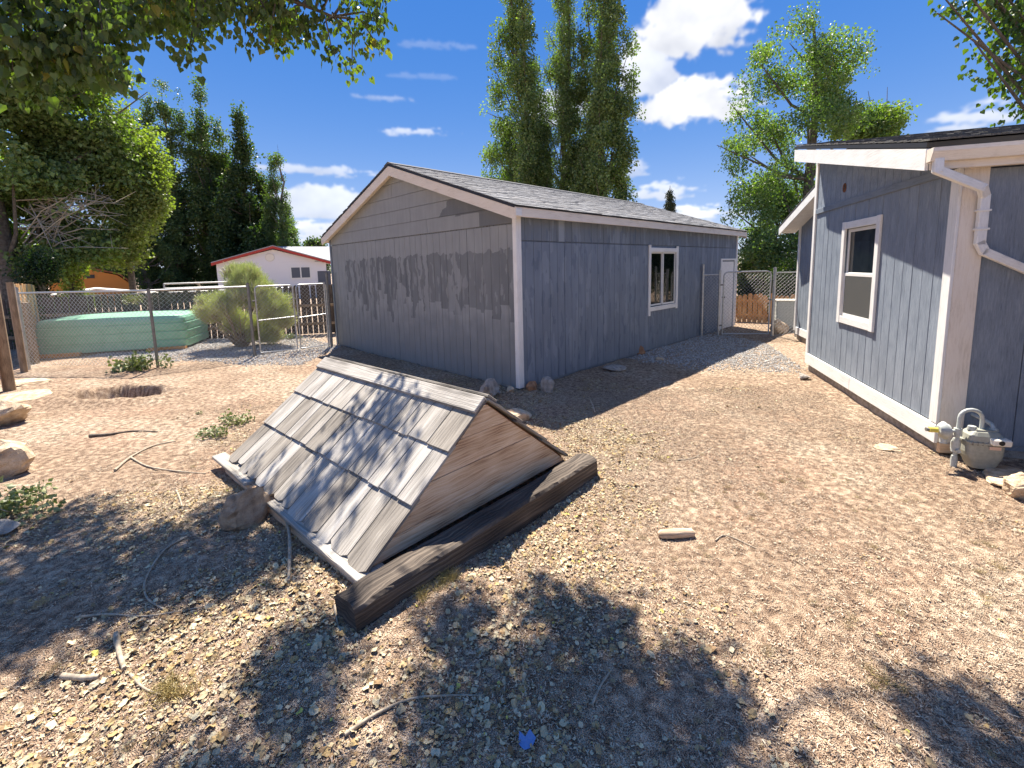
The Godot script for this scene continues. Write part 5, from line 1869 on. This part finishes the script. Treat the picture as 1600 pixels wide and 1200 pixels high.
	mb.prism(Transform3D.IDENTITY, PackedVector2Array([Vector2(-2.6, 1.05), Vector2(0, 1.42), Vector2(2.6, 1.05), Vector2(2.6, 1.10), Vector2(0, 1.48), Vector2(-2.6, 1.10)]), -4.0, 0.0)
	part(lr, "roof", mb.mesh(), M.label_white)
	for s in [[-2.4, -0.2], [2.4, -0.2], [-2.4, -3.8], [2.4, -3.8]]:
		mb = MB.new()
		mb.tube([Vector3(s[0], -0.1, s[1]), Vector3(s[0], 1.1, s[1])], [0.05, 0.05], 8)
		part(lr, "post", mb.mesh(), M.galvanized)
	# pipe rack beyond the picket fence
	bp = at(300, 440, 22.0)
	var rk := thing("pipe_rack", "silver pipe rack showing above the dark picket fence", "rack", T(Vector3(bp.x, 0, bp.z), ry(0.55)))
	for x in [-0.9, 1.4]:
		mb = MB.new()
		mb.tube([Vector3(x, -0.1, 0), Vector3(x, 1.72, 0)], [0.03, 0.03], 8)
		part(rk, "post", mb.mesh(), M.galvanized)
	for y in [[1.70, -0.9, 1.4], [1.52, -0.9, 1.4], [1.36, -3.2, 3.6]]:
		mb = MB.new()
		mb.tube([Vector3(y[1], y[0], 0), Vector3(y[2], y[0], 0)], [0.03, 0.03], 8)
		part(rk, "rail", mb.mesh(), M.galvanized)
	for x in [-3.2, 3.6]:
		mb = MB.new()
		mb.tube([Vector3(x, -0.1, 0), Vector3(x, 1.36, 0)], [0.03, 0.03], 8)
		part(rk, "post", mb.mesh(), M.galvanized)

# ---------------------------------------------------------------- trees
func build_trees() -> void:
	var q := RandomNumberGenerator.new()
	q.seed = 17
	var far_clump := leaf_clump(601, 24, 0.38, 0.1)
	var mid_clump := leaf_clump(602, 24, 0.30, 0.2)
	var G1 := Color(0.055, 0.095, 0.034)
	var G2 := Color(0.20, 0.28, 0.10)
	var grp := "poplars beyond the neighbour house"
	poplar("tall dark poplar rising left of the poplar clump behind the white house", 252, 140, 31, 50.0, far_clump, 2900, 201, G1, G2, grp)
	poplar("tall poplar in the middle of the dark clump behind the fence", 312, 146, 33, 51.0, far_clump, 2900, 202, G1, G2, grp)
	poplar("shorter poplar with brighter foliage at the clump's right", 372, 178, 38, 49.0, far_clump, 3000, 203, G1, Color(0.09, 0.14, 0.045), grp)
	poplar("slim poplar standing apart above the white house roof", 434, 226, 25, 47.0, far_clump, 1700, 204, G1, G2, grp, 7)
	poplar("low dark poplar filling the gap left of the clump", 212, 285, 24, 47.0, far_clump, 1500, 205, G1, G2, grp, 7)
	grp = "poplars behind the garage"
	var P1 := Color(0.10, 0.15, 0.055)
	var P2 := Color(0.32, 0.40, 0.16)
	poplar("towering poplar at the left of the trio behind the garage", 815, -170, 46, 31.0, mid_clump, 4300, 211, P1, P2, grp)
	poplar("towering poplar in the middle of the trio behind the garage", 882, -150, 36, 30.0, mid_clump, 3300, 212, P1, P2, grp, 7)
	poplar("towering poplar at the right of the trio behind the garage", 945, -180, 48, 29.0, mid_clump, 4500, 213, P1, P2, grp)
	# cottonwood behind the side gate
	var base := at(1255, 420, 20.0)
	base.y = -0.1
	var lobes := []
	for s in [[1240, 85, 34, 40], [1205, 130, 34, 40], [1300, 105, 38, 34], [1322, 130, 26, 34], [1270, 140, 40, 34], [1165, 190, 30, 34], [1205, 205, 40, 36], [1262, 205, 44, 30], [1318, 180, 24, 26], [1155, 245, 22, 26], [1190, 262, 40, 32], [1240, 275, 46, 36], [1182, 318, 34, 34], [1225, 335, 40, 36], [1180, 375, 30, 30], [1222, 395, 40, 34], [1205, 430, 46, 30], [1240, 440, 40, 40], [1190, 470, 36, 26], [1172, 350, 26, 26], [1200, 365, 34, 30], [1230, 365, 30, 30], [1175, 405, 28, 26], [1205, 405, 36, 30], [1165, 440, 24, 24], [1225, 305, 36, 30], [1195, 295, 36, 26]]:
		lobes.append(plob(s[0], s[1], s[2], s[3], 20.0, base, q, 1.2))
	tree("cottonwood_tree", "bright cottonwood with an open crown behind the side gate", base, [Vector3.ZERO, Vector3(0.05, 2.5, 0), Vector3(-0.05, 5.0, 0.1), Vector3(0.1, 7.2, 0), Vector3(0.05, 9.2, 0), Vector3(-0.2, 10.6, 0)], [0.24, 0.20, 0.16, 0.12, 0.07, 0.03], lobes, 2900, leaf_clump(603, 22, 0.24, 0.3), 0.36, Color(0.12, 0.19, 0.065), Color(0.32, 0.42, 0.17), 221, 0.42, "leaf", 0.07)
	base = at(1378, 240, 27.0)
	base.y = -0.1
	lobes = []
	for s in [[1365, 195, 26, 26], [1385, 185, 18, 22], [1350, 212, 18, 14], [1392, 205, 14, 16], [1370, 240, 24, 30]]: lobes.append(plob(s[0], s[1], s[2], s[3], 27.0, base, q))
	tree("cottonwood_tree", "cottonwood top showing above the house roof", base, [Vector3.ZERO, Vector3(0, 4, 0), Vector3(0.1, 7.5, 0)], [0.2, 0.14, 0.05], lobes, 620, leaf_clump(604, 26, 0.26, 0.3), 0.42, Color(0.13, 0.20, 0.06), Color(0.34, 0.43, 0.14), 222, 0.3)
	# tree beyond the house, mirrored in the garage window
	base = Vector3(14.0, -0.1, -15.2)
	lobes = []
	for i in 12: lobes.append([Vector3(q.randf_range(-2.6, 2.6), q.randf_range(0.8, 4.0), q.randf_range(-1.4, 1.4)), Vector3(1.2, 0.9, 1.2)])
	tree("bush", "tall leafy bush beyond the house, mirrored in the garage window", base, [Vector3.ZERO, Vector3(0, 2, 0), Vector3(0, 4, 0)], [0.14, 0.1, 0.03], lobes, 1500, mid_clump, 0.4, Color(0.05, 0.09, 0.03), Color(0.15, 0.21, 0.07), 225, 0.1, "leaf", 0.04, "", "bush")
	# conifers
	for s in [["small spruce on the skyline beyond the garage roof", 1047, 288, 22.0, 46.0, 231], ["dark juniper against the right poplar behind the garage", 972, 262, 20.0, 30.0, 232]]:
		var top := at(s[1], s[2], s[4])
		var bs := Vector3(top.x, -0.1, top.z)
		var lb := []
		var hw: float = s[3] / FOCAL * s[4]
		for i in 9:
			var f := i / 9.0
			for k in 5:
				var a := TAU * k / 5 + i * 0.7
				var rr := hw * (1.0 - f * 0.93) * (1.0 if s[5] == 231 else 0.8)
				lb.append([Vector3(cos(a) * rr * 0.62, top.y * (0.12 + 0.86 * f), sin(a) * rr * 0.62), Vector3(rr * 0.42, top.y * 0.045, rr * 0.42) + Vector3(0.05, 0.05, 0.05)])
		tree("spruce_tree" if s[5] == 231 else "juniper_tree", s[0], bs, [Vector3.ZERO, Vector3(0, top.y * 0.6, 0), Vector3(0, top.y, 0)], [0.18, 0.1, 0.02], lb, 1500, leaf_clump(605, 26, 0.30, 0.2, 1.8), 0.30, Color(0.030, 0.050, 0.026), Color(0.065, 0.090, 0.045), s[5], 0.05, "needle", 0.03)
	# big leafy tree at the left, with dead lower limbs
	base = at(12, 440, 22.0)
	base.y = -0.1
	lobes = []
	for s in [[20, 150, 60, 44], [95, 150, 44, 34], [150, 175, 36, 38], [50, 215, 60, 44], [125, 235, 50, 40], [172, 225, 24, 34], [20, 290, 46, 46], [90, 295, 50, 36], [150, 290, 32, 30], [30, 365, 50, 40], [70, 405, 40, 26], [-30, 220, 60, 70], [-40, 340, 60, 60], [110, 345, 30, 24], [60, 105, 50, 34], [130, 115, 44, 34], [178, 130, 24, 34], [186, 175, 20, 34], [180, 265, 24, 30], [165, 315, 26, 26], [140, 385, 30, 26], [60, 340, 36, 30], [100, 255, 40, 30]]: lobes.append(plob(s[0], s[1], s[2] * 0.74, s[3] * 0.72, 22.0, base, q, 1.3))
	var big := tree("elm_tree", "large leafy tree with dead grey lower branches beyond the corner posts", base, [Vector3.ZERO, Vector3(0.1, 2.6, 0), Vector3(-0.05, 5.2, 0), Vector3(0.2, 7.8, 0.1), Vector3(0.4, 10.0, 0)], [0.30, 0.25, 0.2, 0.13, 0.05], lobes, 3500, leaf_clump(606, 22, 0.26, 0.3), 0.50, Color(0.12, 0.17, 0.05), Color(0.31, 0.39, 0.15), 241, 0.38, "leaf", 0.08)
	var mb := MB.new()
	for i in 34:
		var s0 := at(q.randf_range(20, 80), q.randf_range(300, 400), 21.6) - base
		var e0 := at(q.randf_range(80, 205), q.randf_range(290, 395), q.randf_range(19.6, 22.0)) - base
		var md := (s0 + e0) * 0.5 + Vector3(0, q.randf_range(0.0, 0.35), 0)
		mb.tube([s0, md, e0], [0.026, 0.016, 0.004], 4)
		for k in 3:
			var f := q.randf_range(0.3, 0.9)
			var p0 := s0.lerp(md, f * 2.0) if f < 0.5 else md.lerp(e0, f * 2.0 - 1.0)
			mb.tube([p0, p0 + Vector3(q.randf_range(-0.2, 0.7), q.randf_range(-0.2, 0.5), q.randf_range(-0.4, 0.4))], [0.009, 0.003], 3)
	var db := part(big, "dead_branches", mb.mesh(), M.dead_branch)
	db.set_meta("label", "bare grey dead branches low in the crown")
	# light green tree between it and the poplars
	base = at(205, 430, 23.0)
	base.y = -0.1
	lobes = []
	for s in [[205, 205, 24, 26], [190, 245, 26, 30], [222, 255, 24, 28], [205, 300, 34, 30], [232, 305, 20, 24], [195, 345, 28, 24], [180, 385, 26, 24]]: lobes.append(plob(s[0], s[1], s[2], s[3], 23.0, base, q))
	tree("locust_tree", "light green tree with a loose crown left of the dark poplars", base, [Vector3.ZERO, Vector3(0, 3, 0), Vector3(0.1, 5.5, 0), Vector3(0, 8.0, 0)], [0.12, 0.10, 0.07, 0.03], lobes, 1500, leaf_clump(607, 26, 0.25, 0.2), 0.40, Color(0.17, 0.21, 0.06), Color(0.38, 0.43, 0.15), 251, 0.14)
	# bushes and far trees over the fences
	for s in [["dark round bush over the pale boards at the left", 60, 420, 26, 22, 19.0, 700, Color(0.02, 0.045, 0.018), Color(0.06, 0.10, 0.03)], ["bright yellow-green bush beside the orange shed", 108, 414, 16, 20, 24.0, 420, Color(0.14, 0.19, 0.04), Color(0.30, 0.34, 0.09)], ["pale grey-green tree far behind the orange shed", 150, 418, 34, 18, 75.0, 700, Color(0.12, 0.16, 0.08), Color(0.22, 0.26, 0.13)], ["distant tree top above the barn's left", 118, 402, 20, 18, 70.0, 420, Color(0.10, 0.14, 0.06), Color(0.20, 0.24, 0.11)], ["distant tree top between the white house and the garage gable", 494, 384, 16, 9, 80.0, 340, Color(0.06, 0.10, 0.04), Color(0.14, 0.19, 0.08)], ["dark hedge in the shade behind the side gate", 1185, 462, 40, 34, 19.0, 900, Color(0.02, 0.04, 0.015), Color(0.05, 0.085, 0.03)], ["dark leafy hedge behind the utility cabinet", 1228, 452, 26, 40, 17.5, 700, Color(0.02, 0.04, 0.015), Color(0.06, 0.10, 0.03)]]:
		var d: float = s[5]
		base = at(s[1], s[2], d)
		base.y = -0.1
		lobes = []
		for i in 6: lobes.append(plob(s[1] + q.randf_range(-0.6, 0.6) * s[3], s[2] + q.randf_range(-0.5, 0.5) * s[4], s[3] * 0.55, s[4] * 0.6, d, base, q))
		var hh: float = lobes[0][0].y
		for i in 3: lobes.append([Vector3(q.randf_range(-0.5, 0.5) * s[3] * d / FOCAL, maxf(hh * 0.45, 0.4), 0), Vector3(s[3] * 0.7 * d / FOCAL, maxf(hh * 0.4, 0.4), s[3] * 0.6 * d / FOCAL)])
		var tall: bool = d > 40.0
		tree("tree" if tall else "bush", s[0], base, [Vector3.ZERO, Vector3(0, hh * 0.6, 0), Vector3(0, hh, 0)], [0.15, 0.1, 0.03], lobes, s[6], mid_clump if not tall else far_clump, clampf(d * 0.011, 0.2, 0.8), s[7], s[8], 260 + int(s[1]), 0.05, "leaf", 0.04, "", "tree" if tall else "bush")

# ---------------------------------------------------------------- the cottonwood overhead
func build_canopy() -> void:
	var q := RandomNumberGenerator.new()
	q.seed = 707
	var base := Vector3(-5.6, -0.05, -0.3)
	var o := thing("cottonwood_tree", "old cottonwood whose leafy branches hang over the yard and shade the ground", "tree", T(base))
	var limbs := [
		[Vector3(-5.6, 0, -0.3), Vector3(-5.5, 2.2, -0.5), Vector3(-5.3, 4.2, -0.9), Vector3(-5.0, 6.0, -1.6)],
		[Vector3(-5.3, 4.2, -0.9), Vector3(-5.0, 5.3, -2.6), Vector3(-4.4, 5.7, -4.4), Vector3(-3.4, 5.5, -5.6), Vector3(-2.2, 5.25, -6.2)],
		[Vector3(-5.3, 4.4, -0.9), Vector3(-3.6, 5.9, -2.4), Vector3(-2.0, 6.3, -4.0), Vector3(-0.6, 6.2, -4.9), Vector3(0.6, 6.0, -5.3)],
		[Vector3(-5.2, 5.0, -1.2), Vector3(-3.0, 6.6, -2.2), Vector3(-0.6, 6.8, -3.4), Vector3(1.4, 6.2, -4.6)],
		[Vector3(-5.1, 5.4, -1.4), Vector3(-6.0, 6.0, -3.4), Vector3(-5.6, 5.6, -4.8)]]
	var mb := MB.new()
	for i in limbs.size():
		var pts := []
		var rad := []
		var r0: float = [0.30, 0.13, 0.12, 0.10, 0.09][i]
		for k in limbs[i].size():
			pts.append(limbs[i][k] - base)
			rad.append(lerpf(r0, r0 * (0.6 if i == 0 else 0.12), float(k) / (limbs[i].size() - 1)))
		mb.tube(pts, rad, 9)
	part(o, "trunk", mb.mesh(), M.bark)
	# leafy sprays: [centre, radius, clumps]
	var sprays := []
	# seen along the top of the picture (pixel, distance, radius in pixels, clumps)
	for s in [[30, 20, 5.6, 60, 60], [100, 25, 5.6, 60, 60], [60, 75, 5.5, 50, 46], [130, 85, 5.4, 40, 30], [20, 110, 5.6, 40, 26], [150, 45, 5.7, 44, 34], [165, 105, 5.4, 22, 10], [190, 30, 6.0, 34, 22], [225, 22, 6.2, 30, 14], [262, 12, 6.2, 36, 18], [300, 28, 6.3, 34, 18], [345, 18, 6.4, 40, 22], [392, 30, 6.5, 34, 17], [300, 72, 6.2, 22, 7], [292, 98, 6.2, 14, 4], [440, 22, 6.6, 36, 20], [470, 50, 6.6, 22, 8], [500, 28, 6.6, 34, 18], [545, 40, 6.6, 32, 17], [585, 30, 6.6, 28, 16], [520, 85, 6.6, 20, 8], [550, 108, 6.6, 16, 6], [590, 70, 6.6, 15, 6], [420, 66, 6.5, 14, 4], [385, 70, 6.5, 12, 3], [345, -30, 6.4, 70, 40], [470, -30, 6.5, 70, 40], [580, -30, 6.5, 50, 24], [215, -30, 6.2, 70, 46], [80, -50, 5.8, 90, 80]]:
		sprays.append([at(s[0], s[1], s[2]), s[3] / FOCAL * s[2] * 0.75, s[4], true])
	# sprays above the frame, found from the shade they throw: ground x, z, height, radius, clumps
	for s in [[-3.7, -3.4, 5.6, 0.45, 24], [-3.2, -3.0, 5.8, 0.5, 34], [-2.6, -3.1, 5.9, 0.45, 34], [-2.2, -2.75, 6.0, 0.4, 30], [-2.9, -2.55, 6.0, 0.45, 34], [-1.75, -3.0, 6.2, 0.35, 22], [-3.6, -2.5, 5.8, 0.5, 36], [-4.2, -3.0, 5.8, 0.6, 36], [-2.4, -3.6, 5.4, 0.35, 14],
		[-1.05, -1.95, 6.2, 0.28, 18], [-0.2, -1.75, 6.3, 0.40, 34], [0.25, -1.95, 6.3, 0.40, 36], [0.55, -1.65, 6.2, 0.42, 38], [0.1, -1.45, 6.4, 0.45, 38], [-0.35, -2.3, 6.0, 0.28, 14], [0.45, -2.3, 6.0, 0.26, 14], [0.15, -2.45, 5.9, 0.18, 6], [-1.0, -1.45, 6.4, 0.4, 26], [0.85, -1.9, 6.1, 0.24, 12], [0.75, -1.3, 6.3, 0.4, 26], [-1.5, -1.3, 6.4, 0.45, 26], [-1.15, -2.1, 6.1, 0.2, 8], [-0.4, -1.0, 6.6, 0.6, 40],
		[1.95, -1.75, 6.1, 0.22, 10], [2.2, -1.5, 6.1, 0.26, 12], [1.8, -1.5, 6.2, 0.14, 5], [2.5, -1.3, 6.1, 0.4, 18]]:
		var g := Vector3(s[0], 0, s[1])
		sprays.append([g + sun_dir * (s[2] / sun_dir.y), s[3], s[4], false])
	var xfs := []
	var cols := []
	var tw := MB.new()
	for s in sprays:
		var c: Vector3 = s[0]
		# twig from the nearest limb
		var best := Vector3.ZERO
		var bd := 1e9
		for l in limbs:
			for k in l.size() - 1:
				var p := Geometry3D.get_closest_point_to_segment(c, l[k], l[k + 1])
				if p.distance_to(c) < bd and p.y > 3.9:
					bd = p.distance_to(c)
					best = p
		var mid := (best + c) * 0.5 + Vector3(q.randf_range(-0.15, 0.15), 0.12, q.randf_range(-0.15, 0.15))
		tw.tube([best - base, mid - base, c - base], [0.018, 0.011, 0.005], 5)
		for i in int(s[2] * (0.68 if s[3] else 3.2)):
			var d := Vector3(q.randfn(), q.randfn() * 0.8, q.randfn()).normalized() * pow(q.randf(), 0.5)
			var p: Vector3 = c + d * s[1] * (1.0 if s[3] else 0.92)
			xfs.append(T(p - base, turned(q, q.randf_range(0.10, 0.15), 0.35)))
			var cc := Color(0.065, 0.10, 0.035).lerp(Color(0.23, 0.29, 0.10), q.randf())
			if q.randf() < 0.05: cc = Color(0.30, 0.26, 0.05)
			cols.append(cc)
			if i % 3 == 0 and i < 90: tw.tube([c - base, (c + p) * 0.5 - base + Vector3(0, 0.03, 0), p - base], [0.004, 0.003, 0.002], 3)
	part(o, "twigs", tw.mesh(), M.bark)
	multi(o, "crown", heart_clump(801, 9, 0.62), M.leaf, xfs, cols)
	# second cottonwood, reaching over the house roof from beyond
	base = Vector3(11.6, -0.1, -7.2)
	var lobes := []
	for s in [[1560, 12, 24, 16, 9.2], [1590, 40, 20, 24, 9.2], [1588, 85, 12, 14, 9.2], [1572, 112, 12, 7, 9.1], [1600, 122, 12, 12, 9.2], [1597, 165, 5, 12, 9.1], [1635, 80, 30, 50, 9.6], [1600, -30, 60, 40, 9.6], [1680, 60, 70, 70, 10.5]]:
		var k: float = s[4] / FOCAL
		lobes.append([at(s[0], s[1], s[4]) - base, Vector3(s[2], s[3], s[2]) * k])
	tree("cottonwood_tree", "cottonwood branch tip hanging over the house roof edge", base, [Vector3.ZERO, Vector3(-0.1, 2.4, 0), Vector3(-0.4, 4.4, 0.1), Vector3(-1.0, 6.2, 0.2)], [0.26, 0.22, 0.17, 0.09], lobes, 420, heart_clump(802, 9, 0.62), 0.13, Color(0.06, 0.11, 0.03), Color(0.18, 0.24, 0.06), 271, 0.0, "leaf", 0.05)

# ---------------------------------------------------------------- litter and gravel
func blocked(x: float, z: float) -> bool:
	# inside the well cover, the garage or the house
	var d := Vector3(x + 0.926, 0, z + 2.634)
	var a := d.dot(Vector3(-0.7395, 0, -0.6732))
	var b := d.dot(Vector3(0.6732, 0, -0.7395))
	if a > 0.0 and a < 2.6 and b > 0.0 and b < 2.07: return true
	d = Vector3(x - 0.096, 0, z + 7.161)
	if d.dot(Vector3(0.712, 0, -0.7026)) > 0.0 and d.dot(Vector3(-0.7026, 0, -0.712)) > 0.0: return true
	d = Vector3(x - 4.278, 0, z + 4.362)
	if d.dot(Vector3(0.957, 0, 0.29)) > -0.01 and d.dot(Vector3(0.29, 0, -0.957)) > -0.02: return true
	return false
func litter_density(x: float, z: float) -> float:
	var n := pn.get_noise_2d(x * 0.9 + 20.0, z * 0.9) * 0.9 + pn.get_noise_2d(x * 3.0, z * 3.0 + 40.0) * 0.5
	var d := 0.55 + n
	d += 0.55 * smoothstep(2.2, 0.8, Vector2(x + 0.8, z + 2.2).length())       # drift round the tie
	d += 0.35 * smoothstep(1.6, 0.6, Vector2(x - 1.3, z + 4.6).length())
	d -= 0.75 * smoothstep(-2.6, -4.2, x) * smoothstep(-3.4, -4.6, z)           # bare dirt on the left
	d -= 0.5 * smoothstep(1.5, 0.5, Vector2(x - 3.1, (z + 3.9) * 1.4).length())
	return d
func build_litter() -> void:
	var q := RandomNumberGenerator.new()
	q.seed = 99
	# dry leaves: three curled shapes
	for kind in 3:
		var mb := MB.new()
		var curl: float = [0.35, 0.6, 0.15][kind]
		var N := 8
		for i in N:
			var a0 := TAU * i / N
			var a1 := TAU * (i + 1) / N
			var f := func(a: float) -> Vector3:
				var r := 0.5 * (1.0 + 0.22 * cos(a)) * (0.82 if kind == 1 else 1.0)
				var p := Vector3(cos(a) * r, 0, sin(a) * r * 0.8)
				p.y = curl * (p.z * p.z * 2.2 - 0.15) + 0.12 * sin(a * 3.0 + kind)
				return p
			var p0: Vector3 = f.call(a0)
			var p1: Vector3 = f.call(a1)
			var nn := (p0).cross(p1).normalized()
			if nn.y < 0: nn = -nn
			mb.tri(Vector3(0, -0.02, 0), p0, p1, nn)
		var mesh := mb.mesh()
		var xfs := []
		var cols := []
		var pal := [Color(0.46, 0.36, 0.23), Color(0.58, 0.49, 0.34), Color(0.36, 0.26, 0.15), Color(0.24, 0.15, 0.08), Color(0.50, 0.43, 0.32), Color(0.42, 0.29, 0.14)]
		var tries := 0
		while xfs.size() < 13000 and tries < 200000:
			tries += 1
			var x := q.randf_range(-4.8, 4.4)
			var z := 0.6 - pow(q.randf(), 0.85) * 8.6
			if q.randf() < 0.25: x = q.randf_range(-10.5, 5.5); z = q.randf_range(-11.0, -3.5)
			if blocked(x, z): continue
			var dn := litter_density(x, z)
			# whole leaves gather under the tree, in the near left
			dn -= 0.25 + 0.6 * smoothstep(0.2, 1.8, x)
			if q.randf() > dn * 0.9: continue
			var s := q.randf_range(0.010, 0.027)
			if q.randf() < 0.05 + 0.10 * smoothstep(0.8, -0.6, x) * smoothstep(-3.6, -2.4, z): s = q.randf_range(0.030, 0.048)
			var b := Basis.from_euler(Vector3(q.randfn() * 0.35, q.randf() * TAU, q.randfn() * 0.35)).scaled(Vector3(s, s, s))
			xfs.append(T(Vector3(x, gy(x, z) + s * 0.12 + q.randf() * 0.010, z), b))
			var c: Color = pal[q.randi() % pal.size()] * q.randf_range(0.75, 1.15)
			c.b *= 0.90
			if q.randf() < 0.008: c = Color(0.50, 0.46, 0.10)
			c.a = 1.0
			cols.append(c)
		var o := multi(self, "leaf_litter", mesh, M.litter, xfs, cols)
		tag(o, ["dry cupped leaves strewn over the dirt", "tightly curled dry leaves strewn over the dirt", "flat dry leaves strewn over the dirt"][kind], "leaves", "", "stuff")
	# straw, bark chips and stalks
	for kind in 2:
		var ch := MB.new()
		for i in 9:
			var L := q.randf_range(0.006, 0.024)
			var wd := q.randf_range(0.0015, 0.0045)
			if i == 8: L = q.randf_range(0.03, 0.06); wd = 0.002
			var c := Color(0.38, 0.28, 0.19).lerp(Color(0.58, 0.48, 0.35), q.randf())
			var r := q.randf()
			if r < 0.30: c = Color(0.20, 0.125, 0.08)
			elif r < 0.48: c = Color(0.36, 0.22, 0.14)
			elif r < 0.58: c = Color(0.12, 0.09, 0.07)
			ch.col = c
			ch.box(T(Vector3(q.randfn() * 0.028, q.randf_range(0.001, 0.008), q.randfn() * 0.028), Basis.from_euler(Vector3(q.randfn() * 0.2, q.randf() * TAU, q.randfn() * 0.2))), Vector3(L, wd * 0.5, wd))
		var xf2 := []
		var co2 := []
		var t2 := 0
		while xf2.size() < 25000 and t2 < 240000:
			t2 += 1
			var x := q.randf_range(-4.5, 4.6)
			var z := 0.6 - pow(q.randf(), 0.8) * 7.6
			if q.randf() < 0.35: x = q.randf_range(-10.5, 6.5); z = q.randf_range(-11.5, -3.5)
			if blocked(x, z): continue
			if q.randf() > litter_density(x, z) * 0.8 + 0.28: continue
			xf2.append(T(Vector3(x, gy(x, z), z), turned(q, q.randf_range(0.5, 1.05), 0.08)))
			var g := q.randf_range(0.75, 1.2)
			co2.append(Color(g, g, g))
		var o2 := multi(self, "straw_litter", ch.mesh(), M.litter, xf2, co2)
		tag(o2, ["fine straw and bark chips covering the yard", "short broken stalks scattered over the yard"][kind], "litter", "", "stuff")
	# gravel
	var st := rock_mesh(888, Vector3(0.5, 0.36, 0.5), 6)
	var xf3 := []
	var co3 := []
	var t3 := 0
	while xf3.size() < 26000 and t3 < 300000:
		t3 += 1
		var x := q.randf_range(-10.8, -4.6)
		var z := q.randf_range(-14.5, -9.5)
		if q.randf() < 0.5: x = q.randf_range(1.5, 7.4); z = q.randf_range(-13.5, -7.8)
		if blocked(x, z) or q.randf() > gravelness(x, z): continue
		var s := q.randf_range(0.016, 0.042)
		xf3.append(T(Vector3(x, gy(x, z) + s * 0.12, z), rand_basis(q, s)))
		var g := q.randf_range(0.24, 0.54)
		var c := Color(g, g * 0.95, g * 0.88)
		co3.append(c)
	var o3 := multi(self, "gravel", st, M.litter, xf3, co3)
	tag(o3, "pale gravel along the garage and behind the fence", "gravel", "", "stuff")
	# dry grass tufts
	var tf := MB.new()
	for i in 40:
		var d := Vector3(q.randfn() * 0.7, 1.0, q.randfn() * 0.7).normalized()
		var s := d.cross(Vector3(q.randf_range(-1, 1), 0, q.randf_range(-1, 1))).normalized() * 0.02
		var p := Vector3(q.randfn() * 0.2, 0, q.randfn() * 0.2)
		var L := q.randf_range(0.5, 1.1)
		var m := p + d * L * 0.6
		tf.tri(p - s, p + s, m, s.cross(d).normalized())
		tf.tri(m - s * 0.5, m + s * 0.5, m + (d + Vector3(q.randfn() * 0.5, -0.4, q.randfn() * 0.5)) * L * 0.4, s.cross(d).normalized())
	var tm := tf.mesh()
	var xf4 := []
	var co4 := []
	for i in 900:
		var x := q.randf_range(-3.5, 3.4)
		var z := q.randf_range(-4.6, 0.4)
		if blocked(x, z) or pn.get_noise_2d(x * 2.0 + 70.0, z * 2.0) < 0.08: continue
		var s := q.randf_range(0.03, 0.075)
		xf4.append(T(Vector3(x, gy(x, z), z), turned(q, s, 0.25)))
		co4.append(Color(0.42, 0.33, 0.16).lerp(Color(0.56, 0.46, 0.28), q.randf()))
	for s in [[272, 1092, 0.11], [262, 1088, 0.09], [690, 920, 0.10], [705, 905, 0.08], [655, 938, 0.08], [1380, 1065, 0.07], [980, 690, 0.06]]:
		var p := gp(s[0], s[1])
		for k in 5:
			xf4.append(T(Vector3(p.x + q.randfn() * 0.04, gy(p.x, p.z), p.z + q.randfn() * 0.04), turned(q, s[2], 0.3)))
			co4.append(Color(0.30, 0.24, 0.08).lerp(Color(0.48, 0.38, 0.16), q.randf()))
	var o4 := multi(self, "dry_grass", tm, M.litter, xf4, co4)
	tag(o4, "short dry grass tufts among the leaves", "grass", "", "stuff")
